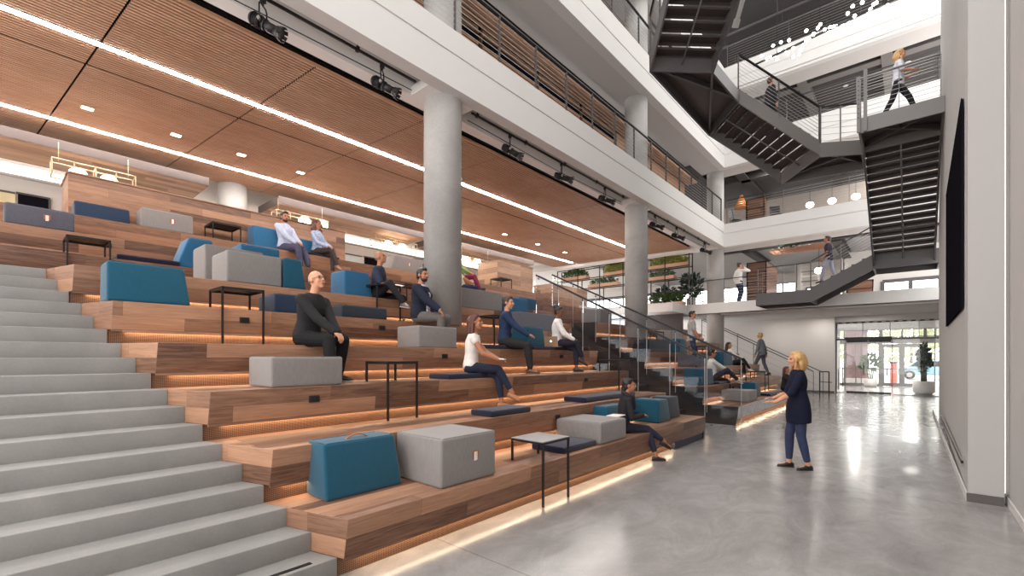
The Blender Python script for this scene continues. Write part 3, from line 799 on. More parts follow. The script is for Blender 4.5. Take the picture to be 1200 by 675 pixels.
# rail of the far stair by the white wall
cable_rail('black metal handrail descending beside the white wall', [(-8.24, 22.75, 2.85), (-2.75, 22.75, .02)], h=1.0, ncab=4, gap=1.35, pm=M['steel_black'])
cable_rail('lower black handrail of the stair by the white wall, bleacher side', [(-7.3, 21.72, 2.4), (-2.95, 21.72, .1)], h=.98, ncab=3, gap=2.2, pm=M['steel_black'])
cable_rail('dark cable railing beside the planter boxes above the far stair', [(-10.2, 20.2, 4.0), (-8.6, 20.2, 3.35)], h=.95, ncab=8, gap=.9)
t = thing('handrail_loop', 'black square handrail loop standing at the foot of the far stair', 'railing', (-2.75, 22.75, 0))
m = MB(); m.tube([(-2.87, 22.75, 0), (-2.87, 22.75, 1.05), (-2.55, 22.75, 1.05), (-2.55, 22.75, 0)], .022); part(m, 'loop', M['steel_black'], t)
m = MB(); m.cyl((-2.87, 22.75, .62), (-2.45, 22.75, .62), .015); part(m, 'rung', M['steel_black'], t)
# bronze panel under the planters
t = thing('bronze_panel', 'dark bronze panel below the long planter box above the far stair', 'panel', (-8.6, 20.5, 2.9))
m = MB(); m.box(-9.8, -7.72, 20.5, 20.56, 2.705, 3.98); part(m, 'panel', M['kickdark'], t)
m = MB(); m.box(-9.8, -7.72, 20.48, 20.58, 3.96, 4.0); part(m, 'cap', M['steel'], t)
# ground floor walls at the back
m = MB(); m.box(-14, -2.64, 25.4, 25.65, 0, 3.6); struct(m, 'wall_back', M['offwhite'])
m = MB(); m.box(-14, -2.64, 25.385, 25.4, 0, .1); struct(m, 'baseboard_back', M['base'])
m = MB(); m.box(-2.9, 1.4, 25.6, 26.1, 3.25, 3.6); struct(m, 'trim_16', M['soffit'])
m = MB(); m.box(-14, 1.4, BY + .3, 26.1, 3.5, 3.58); struct(m, 'ceiling', M['soffit'])

# ------------------------------------------------------------------ stage lights on black pipes in the balcony recess
for i, (a, b, l) in enumerate(((-2.5, 4.98, 'black lighting pipe in the recess at the top left'), (6.35, 12.8, 'black lighting pipe between the two nearer columns'),
                               (14.4, 20.6, 'black lighting pipe beyond the second column'))):
    t = thing('lighting_pipe', l, 'pipe', (-6.6, a, 6.52))
    m = MB(); m.cyl((-6.6, a, 6.52), (-6.6, b, 6.52), .024, n=12); part(m, 'pipe', M['steel_black'], t)
    m = MB()
    y = a + .15
    while y < b:
        m.cyl((-6.6, y, 6.5), (-6.6, y, 6.95), .012, n=8); m.box(-6.63, -6.57, y - .025, y + .025, 6.49, 6.56); y += 1.55
    part(m, 'hanger', M['steel_black'], t)
    t = thing('power_cable', 'thin black cable strung under ' + l.replace('black lighting', 'the lighting'), 'cable', (-6.7, a, 6.4))
    m = MB(); m.tube([(-6.72, a, 6.42), (-6.74, (a + b) / 2, 6.36), (-6.72, b, 6.42)], .008, 6); part(m, 'cable', M['steel_black'], t)
def stage_light(label, loc, rz, tilt=.62, sc=1.0):
    root = thing('stage_light', label, 'light', loc, rz, group='black stage lights under the balcony')
    # hangs from the origin; the barrel points along +x and down
    m = MB(); m.tube([(0, -.10, -.30), (0, -.10, -.09), (0, -.07, -.06), (0, .07, -.06), (0, .10, -.09), (0, .10, -.30)], .011); m.build('yoke', M['steel_black'], root)
    m = MB(); m.cyl((0, 0, -.06), (0, 0, .02), .014); m.box(-.035, .035, -.02, .02, -.02, .045); m.build('clamp', M['steel_black'], root)
    d = V((math.cos(tilt), 0, -math.sin(tilt))); c = V((0, 0, -.30)); u = V((math.sin(tilt), 0, math.cos(tilt)))
    m = MB(); m.cyl(c - d * .17, c - d * .02, .075, .085, 14); m.cyl(c - d * .19, c - d * .17, .05, .075, 14)
    for k in range(4): m.cyl(c - d * (.05 + .03 * k), c - d * (.042 + .03 * k), .092, n=14)
    m.build('lamp_housing', M['steel_black'], root)
    m = MB(); m.cyl(c - d * .02, c + d * .20, .062, .062, 14); m.cyl(c + d * .02, c + d * .05, .075, n=14); m.build('barrel', M['steel_black'], root)
    m = MB(); m.cyl(c + d * .20, c + d * .27, .07, .085, 12)
    for k in range(8):
        a = 2 * PI * k / 8; o = (V((0, 1, 0)) * math.cos(a) + u * math.sin(a)) * .085; m.bar(c + d * .25 + o * .9, c + d * .31 + o * 1.1, .05, .008, o)
    m.build('lens_hood', M['steel_black'], root)
    m = MB()
    for s in (-1, 1):
        m = MB(); m.cyl(c + V((0, s * .075, 0)), c + V((0, s * .13, 0)), .022, n=10); m.build('knob', M['cable'], root)
    return root
for (y, l) in ((2.45, 'leftmost of the row, above the slat ceiling edge'), (4.3, 'second from the left, just before the big column'), (7.5, 'first one right of the big column'),
               (9.45, 'second one right of the big column'), (11.6, 'third right of the big column, left of the far column'), (15.0, 'first beyond the far column'),
               (16.9, 'second beyond the far column'), (19.95, 'rightmost of the row, beside the corner column')):
    stage_light('black stage spotlight, ' + l, (-6.6, y, 6.46), .75, .5 if y < 8 else .3)
# ------------------------------------------------------------------ loose cushions on the tiers
def cushion(name, label, cat, x0, x1, y0, y1, z, h, mt, inset=(0, 0, 0, 0), hand=None, group=None, rot=0):
    """inset of the top edge: front(+x), back(-x), near(-y), far(+y)"""
    x0, x1 = min(x0, x1), max(x0, x1)
    cx, cy = (x0 + x1) / 2, (y0 + y1) / 2; a, b = (x1 - x0) / 2, (y1 - y0) / 2
    root = thing(name, label, cat, (cx, cy, z + .002), rot, group)
    f, k, l, r = inset
    m = MB(); m.hexa([(-a, -b, 0), (a, -b, 0), (a, b, 0), (-a, b, 0), (-a + k, -b + l, h), (a - f, -b + l, h), (a - f, b - r, h), (-a + k, b - r, h)])
    m.build('cover', mt, root, bevel=min(.028, h * .3), seg=3)
    # stitched piping round the top edge
    e = .012; m = MB()
    c = [(-a + k + e, -b + l + e, h - .001), (a - f - e, -b + l + e, h - .001), (a - f - e, b - r - e, h - .001), (-a + k + e, b - r - e, h - .001)]
    for i in range(4):
        p, q = V(c[i]), V(c[(i + 1) % 4]); d = (q - p).normalized() * .02; m.cyl(p + d, q - d, .003, n=6)
    m.build('seam', mt, root)
    if hand == 'top':
        m = MB(); L = .11
        pts = [V((0, -L + 2 * L * i / 8, h + .035 * math.sin(PI * i / 8) - .002)) for i in range(9)]
        for p, q in zip(pts[:-1], pts[1:]): m.bar(p, q, .03, .006)
        o = m.build('carry_handle', M['leather'], root)
    elif hand == 'front':
        m = MB(); zc = h * .55; m.box(a - .004, a + .004, .03, .11, zc - .035, zc + .04); o = m.build('leather_patch', M['leather'], root)
        m = MB(); m.hexa([(a + .004, .05, zc - .055), (a + .012, .05, zc - .055), (a + .012, .085, zc - .05), (a + .004, .085, zc - .05), (a + .002, .05, zc + .03), (a + .014, .05, zc + .03), (a + .014, .085, zc + .03), (a + .002, .085, zc + .03)])
        m.build('tag', M['paper'], root)
    return root
B_, B_LIT, G_, GD, NV, DN, CH = M['blue'], M['blue_lit'], M['grey'], M['grey_dark'], M['navy'], M['denim'], M['char']
W = 'cushion'
tz = lambda n: .45 * n
# lowest row
cushion('wedge_cushion', 'big blue wedge cushion with a leather handle at the near end of the lowest row', W, -4.02, -3.65, 1.85, 2.6, .45, .47, B_, (.07, .0, .01, .04), 'top')
cushion('cube_ottoman', 'grey cube ottoman with a leather tag right of the big blue wedge cushion', 'ottoman', -3.92, -3.22, 2.715, 3.44, .45, .455, G_, (0, 0, 0, 0), 'front')
cushion('seat_pad', 'navy seat pad lying on the lowest row under the grey topped table', 'seat pad', -3.76, -3.24, 4.70, 5.47, .45, .075, NV)
cushion('low_ottoman', 'low grey ottoman on the lowest row beside the woman with a scarf', 'ottoman', -3.95, -3.2, 5.52, 6.26, .45, .30, G_)
cushion('wedge_cushion', 'blue wedge cushion behind the back of the woman with a scarf', W, -3.98, -3.62, 6.55, 7.25, .45, .40, B_, (.08, 0, .02, .02))
cushion('wedge_cushion', 'bright blue wedge cushion standing alone near the far end of the lowest row', W, -3.95, -3.45, 8.0, 8.55, .45, .42, B_, (.0, .0, .0, .14), 'top')
cushion('wedge_cushion', 'charcoal wedge cushion right behind the bright blue wedge on the lowest row', W, -4.0, -3.55, 8.62, 9.3, .45, .42, CH, (.0, .0, .02, .14))
# second row
cushion('seat_pad', 'short navy seat pad on the second row below the woman in white', 'seat pad', -4.34, -3.95, 4.15, 4.93, .9, .075, NV)
cushion('seat_pad', 'longer navy seat pad on the second row, above the scarf wearer', 'seat pad', -4.5, -4.05, 6.5, 8.3, .9, .08, NV)
# third row
cushion('low_ottoman', 'low grey ottoman at the knees of the bald man in black', 'ottoman', -5.36, -4.76, 1.845, 2.6, 1.35, .31, G_, hand=None)
cushion('seat_pad', 'navy seat pad under the woman in a white top', 'seat pad', -5.2, -4.75, 4.15, 5.3, 1.35, .07, NV)
# fourth row
cushion('low_ottoman', 'low grey ottoman on the fourth row in front of the man in a blazer', 'ottoman', -6.1, -5.54, 4.24, 5.0, 1.8, .33, G_, hand=None)
cushion('seat_pad', 'navy seat pad under the man in a navy shirt', 'seat pad', -6.0, -5.55, 5.62, 6.9, 1.8, .07, NV)
cushion('seat_pad', 'navy seat pad under the woman with the laptop', 'seat pad', -6.0, -5.56, 7.0, 8.75, 1.8, .065, NV)
cushion('wedge_cushion', 'blue cube cushion between the man in a navy shirt and the laptop', W, -6.22, -5.8, 7.1, 7.74, 1.865, .40, B_, (.0, 0, .02, .1))
# fifth row
cushion('wedge_cushion', 'long blue wedge cushion at the stair end of the fifth row', W, -6.8, -6.32, .82, 1.56, 2.25, .43, B_, (.06, 0, .01, .05))
cushion('low_ottoman', 'dark blue low bench cushion behind the bald man in black', 'ottoman', -6.9, -6.33, 2.5, 3.12, 2.25, .25, DN)
cushion('low_ottoman', 'very low dark teal bench cushion right of the bald man', 'ottoman', -6.9, -6.33, 3.45, 4.22, 2.25, .18, CH)
cushion('wedge_cushion', 'wide slate back cushion seen behind the woman with the laptop', W, -6.95, -6.45, 7.75, 9.1, 2.25, .42, GD, (.1, 0, 0, 0))
# sixth row and cross aisle
cushion('cube_ottoman', 'large grey cube ottoman on the sixth row left of a dark blue wedge', 'ottoman', -7.75, -7.1, 2.17, 2.9, 2.7, .44, G_)
cushion('wedge_cushion', 'dark blue wedge cushion touching the large grey cube on the sixth row', W, -7.7, -7.1, 2.93, 3.27, 2.7, .45, B_, (0, 0, .0, .07))
cushion('cube_ottoman', 'grey cube ottoman half hidden behind the large grey cube', 'ottoman', -8.6, -8.0, 2.15, 2.98, 2.7, .66, G_)
cushion('wedge_cushion', 'blue wedge cushion behind the bald man in a dark polo shirt', W, -7.85, -7.35, 4.05, 4.6, 2.7, .46, B_LIT, (.0, 0, 0, .08))
cushion('low_ottoman', 'wide grey ottoman right of the big column on the sixth row', 'ottoman', -7.8, -7.1, 6.55, 7.8, 2.7, .42, G_)
cushion('low_ottoman', 'lit blue low cushion right of the wide grey ottoman', 'ottoman', -8.0, -7.4, 8.2, 9.1, 2.7, .42, B_LIT)
# seventh row
cushion('seat_pad', 'long navy seat pad left of the lit blue wedge on the seventh row', 'seat pad', -9.6, -9.1, 1.3, 2.1, 3.15, .08, NV)
cushion('wedge_cushion', 'lit blue wedge cushion with a slanting side on the seventh row', W, -9.66, -9.14, 2.05, 2.62, 3.15, .52, B_LIT, (0, .0, .18, .05))
cushion('low_ottoman', 'lit blue long cushion in front of the bearded man', 'ottoman', -9.75, -9.2, 3.04, 3.72, 3.15, .58, B_LIT)
cushion('low_ottoman', 'lit blue cushion on the seventh row just left of the glass rail', 'ottoman', -9.75, -9.2, 10.9, 11.8, 3.15, .38, B_LIT)
# eighth row
cushion('low_ottoman', 'long slate ottoman with a leather tag at the far left of the eighth row', 'ottoman', -10.4, -9.85, .16, .9, 3.6, .30, GD, hand='front')
# topmost row
cushion('wedge_cushion', 'slate blue long cushion leaning on the walnut planter wall at far left', W, -11.15, -10.72, .98, 1.72, 4.05, .30, DN, (.1, 0, .0, .0))
cushion('low_ottoman', 'pale grey ottoman with a leather tag on the topmost row beside the dark table', 'ottoman', -11.1, -10.62, 1.86, 2.66, 4.05, .36, G_, (0, 0, .0, .0), 'front')
cushion('wedge_cushion', 'blue back cushion left of the bearded man', W, -11.28, -10.85, 3.85, 4.4, 4.05, .52, B_LIT, (.1, 0, 0, 0))
cushion('wedge_cushion', 'blue back cushion between the bearded man and the curly haired woman', W, -11.28, -10.85, 4.85, 5.45, 4.05, .42, B_LIT, (.1, 0, 0, 0))
cushion('seat_pad', 'thin navy seat pad under the curly haired woman', 'seat pad', -11.1, -10.6, 4.75, 5.7, 4.05, .05, NV)
cushion('low_ottoman', 'grey sloped ottoman with a leather tag right of the bald man in a polo shirt', 'ottoman', -11.1, -10.66, 7.2, 8.3, 4.05, .40, G_, (.0, 0, .15, .0), 'front')
cushion('wedge_cushion', 'narrow dark blue cushion beside the grey sloped ottoman, left of the big column', W, -11.1, -10.66, 8.34, 8.75, 4.05, .32, DN)
# far bleacher
cushion('low_ottoman', 'grey ottoman at the near end of the lowest far row', 'ottoman', -3.98, -3.24, 13.35, 14.1, .45, .30, G_)
cushion('wedge_cushion', 'blue wedge cushion on the lowest far row behind the grey ottoman', W, -3.95, -3.5, 15.0, 15.7, .45, .44, B_, (0, 0, 0, .16), 'top')
cushion('seat_pad', 'dark seat pad in front of the blue wedge on the lowest far row', 'seat pad', -3.75, -3.25, 15.8, 16.7, .45, .07, NV)
cushion('wedge_cushion', 'blue wedge cushion behind the man in a cream sweater', W, -4.65, -4.1, 12.4, 13.2, .9, .44, B_, (0, 0, 0, .14))
cushion('seat_pad', 'dark seat pad under the man in a cream sweater', 'seat pad', -4.5, -4.0, 13.3, 14.4, .9, .06, NV)
cushion('low_ottoman', 'slate bench cushion on the third far row behind the handrail', 'ottoman', -5.4, -4.9, 13.9, 15.6, 1.35, .36, GD)
cushion('wedge_cushion', 'blue wedge cushion behind the long haired woman in a cream jumper', W, -5.4, -4.85, 16.6, 17.7, 1.35, .48, B_, (0, 0, 0, .14))
cushion('wedge_cushion', 'blue wedge cushion at the legs of the man standing in a grey tee', W, -6.1, -5.6, 14.6, 15.3, 1.8, .44, B_, (0, 0, 0, .14))
cushion('low_ottoman', 'dark slate bench cushion on the fourth far row left of the blue wedge', 'ottoman', -6.1, -5.6, 12.3, 13.8, 1.8, .36, CH)
cushion('low_ottoman', 'pale grey ottoman on the fifth far row behind the man standing in a grey tee', 'ottoman', -6.95, -6.4, 15.9, 17.0, 2.25, .36, G_)
cushion('low_ottoman', 'grey ottoman high on the sixth far row under the planter shelves', 'ottoman', -7.9, -7.2, 12.4, 13.1, 2.7, .44, G_)
# ------------------------------------------------------------------ step tables: two long legs down a row, two short ones
def step_table(label, xf, y0, y1, zlow, h=.70, drop=.45, depth=.46, top=None, equal=False):
    root = thing('side_table', label, 'table', (xf, (y0 + y1) / 2, zlow + .002))
    w = (y1 - y0) / 2; r = .011; xb = -depth
    sm = M['steel_black']
    m = MB(); m.box(xb - r, r, -w - r, w + r, h - .012, h); m.build('table_top', top or M['steel_black'], root, bevel=.002)
    m = MB()
    for s in (-1, 1): m.box(xb, 0, s * w - r, s * w + r, h - .034, h - .012)
    m.box(-r, r, -w, w, h - .034, h - .012); m.box(xb - r, xb + r, -w, w, h - .034, h - .012); m.build('frame', sm, root)
    for s in (-1, 1):
        m = MB(); m.box(-r, r, s * w - r, s * w + r, 0, h - .012); m.build('leg', sm, root)
        m = MB(); m.box(xb - r, xb + r, s * w - r, s * w + r, 0 if equal else drop, h - .012); m.build('leg', sm, root)
    return root
step_table('grey topped step table straddling the lowest row and the floor', -3.06, 4.03, 4.52, 0, .72, .452, .45, top=M['table_top'])
step_table('black step table standing between the second and third rows', XT[3] + .05, 3.12, 3.54, .9, .705)
step_table('black step table right of the long blue wedge on the fifth row', XT[5] + .05, 1.86, 2.32, 1.8, .71)
step_table('black step table on the cross aisle at far left', XT[7] + .05, .75, 1.21, 2.7, .70)
step_table('black step table in front of the bald man in a polo shirt', XT[6] + .05, 4.47, 4.95, 2.25, .70)
step_table('black step table left of the man in a blazer, high on the cross aisle', XT[7] + .05, 6.55, 7.1, 2.7, .70)
step_table('low dark table on the topmost row against the walnut planter wall', -10.7, 3.02, 3.53, 4.05, .37, 0, .52, equal=True)
step_table('low dark table in front of the pale planter wall right of the big column', -10.7, 11.7, 12.25, 4.05, .37, 0, .5, equal=True)
step_table('black step table behind the man in a navy shirt', XT[5] + .05, 6.62, 7.08, 1.8, .70)
step_table('black step table at the glass rail end of the third row', XT[3] + .05, 8.8, 9.28, .9, .70)
step_table('black step table on the fifth far row left of the man in a grey tee', XT[5] + .05, 14.3, 14.85, 1.8, .70)
step_table('black step table on the fourth far row right of the man in a grey tee', XT[4] + .05, 16.3, 16.9, 1.35, .70)
step_table('black step table between the seated man in cream and the blue wedge', XT[2] + .05, 15.0, 15.55, .45, .70)
step_table('black step table at the far end of the far bleacher beside the woman in black', XT[2] + .05, 18.0, 18.55, .45, .70)
# ------------------------------------------------------------------ people
HAIR = {'black': plain('hair_black', 30, 25, 25, .45, 0, .5, .3, 30), 'brown': plain('hair_brown', 66, 44, 36, .5, 0, .5, .3, 30), 'auburn': plain('hair_auburn', 84, 42, 34, .5, 0, .5, .3, 30),
        'blonde': plain('hair_blonde', 198, 156, 100, .5, 0, .5, .32, 40), 'grey': plain('hair_grey', 120, 112, 106, .6, 0, .5, .2, 30)}
def ik(a, t, l1, l2, pole):
    a, t = V(a), V(t); d = t - a; L = min(d.length, (l1 + l2) * .995); dn = d.normalized()
    t = a + dn * L
    k = (l1 * l1 - l2 * l2 + L * L) / (2 * L); h = math.sqrt(max(0, l1 * l1 - k * k))
    p = V(pole); p = p - dn * p.dot(dn); p.normalize()
    return a + dn * k + p * h, t
def hand_mb(m, w, d, nrm, side, s, curl=.5, point=False):
    """palm, four fingers and a thumb; w wrist, d pointing direction, nrm palm normal, side +1 when the thumb lies toward +lateral"""
    d = d.normalized(); nrm = (nrm - d * nrm.dot(d)).normalized(); lat = d.cross(nrm).normalized() * side
    R = Matrix((lat, d, nrm)).transposed()
    m.ell(w + d * .048 * s, (.040 * s, .055 * s, .016 * s), R, 12, 8)
    for i, (o, L) in enumerate(((.028, .072), (.0095, .080), (-.0095, .075), (-.027, .058))):
        p = w + d * (.088 if i < 3 else .08) * s + lat * o * s
        a = 0; r = .0088 * s
        for j in range(3):
            a += curl * (.55, .8, .6)[j]
            if point and i == 0: a *= .3
            seg = L * (.45, .32, .26)[j] * s
            q = p + (d * math.cos(a) + nrm * math.sin(a) + lat * (o * .9)) * seg
            m.caps(p, r, q, r * .9, 8, 2); p = q; r *= .92
    p = w + d * .022 * s + lat * .026 * s; q = p + (d * .6 + lat * .75 + nrm * .25).normalized() * .04 * s
    e = q + (d * .85 + lat * .3 + nrm * .4).normalized() * .032 * s
    m.caps(p, .012 * s, q, .0095 * s, 8, 2); m.caps(q, .0095 * s, e, .0085 * s, 8, 2)

def person(label, loc, rz, h=1.72, sit=True, fem=False, lean=6, turn=0, head=(0, 0), feet=None, hands=None, skin='skin_l', top=(80, 80, 90), bottom=(50, 50, 58),
           sleeve=1.0, hair='short', hc='black', shoe=(30, 28, 28), hem=-.10, vox=.013, beard=False, glasses=False, blazer=None, scarf=None, tunic=None,
           hipz=None, curl=.6, pattern=None, knee=None, shoulder_up=0, ankle_skin=.0, elbow=None, sole=None, build=1.0, tilt=0):
    s = h / 1.72
    root = thing('person', label, 'person', loc, math.radians(rz))
    hz = hipz if hipz is not None else ((.105 if sit else .93) * s)
    P = V((0, 0, hz)); la = math.radians(lean); tu = math.radians(turn); ti = math.radians(tilt)
    up = V((math.sin(ti), math.sin(la), math.cos(la))).normalized(); rt = V((math.cos(tu), math.sin(tu), 0)); fw = up.cross(rt).normalized(); rt = fw.cross(up).normalized()
    up0 = V((0, math.sin(la) * .5, math.cos(la * .5))).normalized()
    sw = (.150 if fem else .178) * s * build; hw = .088 * s
    def sp(t):  # point along the spine
        t *= s
        return P + up0 * min(t, .15 * s) + up * max(0, t - .15 * s)
    g = build * (.92 if fem else 1.0)
    rings = [(-.10, .105, .085), (-.05, .158 if not fem else .168, .108), (.02, .165 if not fem else .172, .115), (.10, .142 if not fem else .135, .10), (.19, .130 if not fem else .115, .092),
             (.29, .150 if not fem else .132, .108), (.37, .168 if not fem else .148, .112), (.44, .172 if not fem else .15, .092), (.49, .13, .075), (.525, .068, .058)]
    def torso(m, off=0, lo=-.10, hi=.53, wide=1.0):
        rs = []
        for t, a, b in rings:
            if t < lo - 1e-6 or t > hi + 1e-6: continue
            rs.append((sp(t), rt, fw, a * s * g * wide + off, b * s * g * wide + off))
        m.loft(rs, 20)
    nb = sp(.52); hd = up * .35 + V((0, 0, 1)) * .65; hd.normalize()
    yaw, pit = math.radians(head[0]), math.radians(head[1])
    HF = (Matrix.Rotation(tu + yaw, 3, 'Z') @ Matrix.Rotation(-pit, 3, 'X')); hs = s * (1.0 if s > .9 else .95)
    Hc = nb + hd * .155 * s + (HF @ V((0, .018, 0))) * hs
    def hp(x, y, z): return Hc + HF @ V((x, y, z)) * hs
    def he(m, c, r, n=14, k=10): m.ell(hp(*c), tuple(q * hs for q in r), HF, n, k)
    # limbs
    sh = [sp(.438) + rt * k * sw + V((0, 0, shoulder_up)) for k in (-1, 1)]
    feet = feet or ([(-.11, .44, -.45, 6), (.11, .44, -.45, -6)] if sit else [(-.10, .03, 0, 5), (.10, -.02, 0, -5)])
    hands = hands or ([(-.10, .34, .17), (.10, .34, .17)] if sit else [(-.26, .06, .80), (.26, .06, .80)])
    ua, fa, th, shn = .285 * s, .25 * s, .435 * s, .425 * s
    el = []; wr = []
    for k, (a, t) in enumerate(zip(sh, hands)):
        pole = elbow[k] if elbow and elbow[k] else ((-.6 if k == 0 else .6), -.8, -.5)
        e, w = ik(a, t[:3], ua, fa, pole); el.append(e); wr.append(w)
    hips = [P + V((k * hw, 0, -.02 * s)) for k in (-1, 1)]
    kn = []; an = []
    for k, (a, t) in enumerate(zip(hips, feet)):
        tp = t[4] if len(t) > 4 else 0
        pole = knee[k] if knee and knee[k] else (0, 1, .55 if sit else .05)
        e, w = ik(a, (t[0], t[1], t[2] + .085 * s), th, shn, pole); kn.append(e); an.append(w)
    # --- body: one continuous surface
    m = MB(); torso(m, -.006)
    for k in (0, 1):
        m.caps(nb - up * .045 + rt * (.03 if k else -.03), .042 * s * g, sh[k], .036 * s * g); m.caps(sh[k], .047 * s * g, sh[k] * .5 + el[k] * .5, .045 * s * g); m.caps(sh[k] * .5 + el[k] * .5, .045 * s * g, el[k], .040 * s * g)
        md = el[k] * .6 + wr[k] * .4
        m.caps(el[k], .040 * s * g, md, .041 * s * g); m.caps(md, .041 * s * g, wr[k], .027 * s)
        fd = (wr[k] - el[k]).normalized(); tgt = V(hands[k][3]) if len(hands[k]) > 3 else fd + V((0, 0, -.25))
        nrm = V((0, -.3, -1)) if abs(fd.z) < .8 else V((-1 if k else 1, 0, 0))
        hand_mb(m, wr[k], tgt, nrm, 1 if k else -1, s * (.92 if fem else 1.0), curl)
        m.caps(hips[k], .088 * s * g, kn[k], .056 * s * g)
        md = kn[k] * .65 + an[k] * .35
        m.caps(kn[k], .055 * s * g, md + (kn[k] - an[k]).cross(V((1, 0, 0))).normalized() * .008, .052 * s * g); m.caps(md, .052 * s * g, an[k], .034 * s)
        y = math.radians(feet[k][3] if len(feet[k]) > 3 else 0); f2 = V((-math.sin(y), math.cos(y), 0)); tp = math.radians(feet[k][4] if len(feet[k]) > 4 else 0)
        f2 = (f2 * math.cos(tp) + V((0, 0, 1)) * math.sin(tp)).normalized()
        m.caps(an[k] - V((0, 0, .03 * s)), .03 * s, an[k] + f2 * .12 * s - V((0, 0, .05 * s)), .022 * s)
    m.caps(nb - up * .03, .052 * s * g, hp(0, -.018, -.05), .05 * s * g)
    he(m, (0, -.012, .03), (.074, .094, .092)); he(m, (0, .028, -.032), (.056, .062, .074)); he(m, (0, .062, -.092), (.024, .022, .018))
    he(m, (0, .078, .034), (.05, .014, .012)); he(m, (0, .086, -.055), (.024, .011, .012), 10, 6)
    for k in (-1, 1):
        he(m, (k * .034, .062, -.022), (.026, .024, .026), 10, 6); he(m, (k * .076, -.008, -.004), (.010, .02, .032), 10, 6)
    m.caps(hp(0, .086, .018), .009 * hs, hp(0, .108, -.018), .0135 * hs, 8, 3); m.caps(hp(-.010, .098, -.022), .009 * hs, hp(.010, .098, -.022), .009 * hs, 8, 3)
    b = m.build('body', M[skin], root); remesh(b, min(vox, .0095), 2, .45)
    # --- face details
    for k in (-1, 1):
        m = MB(); he(m, (k * .031, .0815, .010), (.0125, .008, .0075), 10, 6); m.build('eye', M['eye'], root)
        m = MB(); m.caps(hp(k * .014, .093, .030), .0035 * hs, hp(k * .048, .083, .033), .003 * hs, 6, 2); m.build('eyebrow', HAIR[hc] if hc in HAIR else M['eye'], root)
    m = MB(); m.caps(hp(-.018, .094, -.056), .005 * hs, hp(.018, .094, -.056), .005 * hs, 6, 2); m.build('lips', M['lip'], root)
    # --- hair
    m = MB()
    if hair != 'bald':
        he(m, (0, -.024, .046), (.083, .094, .088))
        if hair == 'short':
            he(m, (0, -.05, -.01), (.076, .062, .07)); he(m, (0, .035, .098), (.058, .05, .034))
            for k in (-1, 1): he(m, (k * .066, .004, .03), (.014, .03, .036), 10, 6)
        elif hair in ('long', 'curly', 'bob'):
            L = {'long': -.33, 'curly': -.22, 'bob': -.13}[hair]; wd = {'long': .05, 'curly': .07, 'bob': .056}[hair]
            he(m, (0, .022, .096), (.06, .048, .034))
            for k in (-1, 1):
                m.caps(hp(k * .066, -.02, .03), .026 * hs, hp(k * .08, -.04, L * .45), wd * .66 * hs); m.caps(hp(k * .08, -.04, L * .45), wd * .66 * hs, hp(k * .07, -.05, L), wd * .5 * hs)
            m.caps(hp(0, -.07, .03), .075 * hs, hp(0, -.085, L * .5), wd * 1.45 * hs); m.caps(hp(0, -.085, L * .5), wd * 1.45 * hs, hp(0, -.085, L), wd * hs)
            if hair != 'long':
                rr = random.Random(5)
                for q in range(46 if hair == 'curly' else 30):
                    a = rr.uniform(-2.5, 2.5) - PI / 2; z = rr.uniform(L * 1.05, .09); r = .095 + rr.uniform(-.01, .012) * (2 if hair == 'curly' else 1)
                    x, y = r * math.cos(a), r * math.sin(a) - .005
                    if y > .045: continue
                    m.caps(hp(x, y, z), (.026 if hair == 'curly' else .020) * hs, hp(x * 1.05, y * 1.05, z - .05), .018 * hs, 8, 3)
        elif hair == 'tied':
            he(m, (0, -.05, -.005), (.074, .062, .07)); he(m, (0, .03, .094), (.058, .046, .032)); he(m, (0, -.085, -.055), (.05, .045, .06)); m.caps(hp(0, -.08, -.06), .04 * hs, hp(0, -.085, -.15), .028 * hs)
        elif hair == 'bun':
            he(m, (0, -.075, .125), (.068, .066, .062)); he(m, (0, -.055, .0), (.074, .056, .06)); he(m, (0, .034, .094), (.056, .046, .03))
    else:
        he(m, (0, -.030, .0), (.0762, .080, .026), 16, 8)
    o = m.build('hair', HAIR[hc], root); remesh(o, .009, 2, .5)
    if beard:
        m = MB(); he(m, (0, .033, -.070), (.0535, .058, .044)); he(m, (0, .064, -.094), (.027, .024, .020))
        for k in (-1, 1): he(m, (k * .0545, .012, -.03), (.010, .018, .04), 10, 6)
        m.caps(hp(-.026, .094, -.042), .006 * hs, hp(.026, .094, -.042), .006 * hs, 8, 3)
        o = m.build('beard', HAIR[hc], root); remesh(o, .008, 1, .5)
    if glasses:
        m = MB()
        for k in (-1, 1):
            pts = [hp(k * .031 + .022 * math.cos(a), .098, .010 + .017 * math.sin(a)) for a in [2 * PI * i / 12 for i in range(13)]]
            m.tube(pts, .0022, 6); m.cyl(hp(k * .053, .096, .012), hp(k * .077, .0, .012), .002, n=6)
        m.cyl(hp(-.009, .099, .012), hp(.009, .099, .012), .002, n=6); m.build('glasses', M['steel_black'], root)
    # --- clothes
    cm = lambda c, p=None: cloth('cloth_%d_%d_%d%s' % (c[0], c[1], c[2], p or ''), c[0], c[1], c[2], p)
    def sleeves(m, off, frac):
        for k in (0, 1):
            r0 = .049 * s * g + off
            m.caps(sp(.42) + rt * (sw * .7 if k else -sw * .7), .055 * s * g + off, sh[k], r0)
            m.caps(nb - up * .045 + rt * (.03 if k else -.03), .046 * s * g + off * .6, sh[k] + up * .004, .040 * s * g + off)
            if frac <= .5:
                e = sh[k] + (el[k] - sh[k]) * (frac * 2); m.caps(sh[k], r0, e, .050 * s * g + off)
            else:
                m.caps(sh[k], r0, el[k], .043 * s * g + off)
                e = el[k] + (wr[k] - el[k]) * ((frac - .5) * 2 * .97); m.caps(el[k], .043 * s * g + off, e, .034 * s * g + off * .9)
    pm = MB()
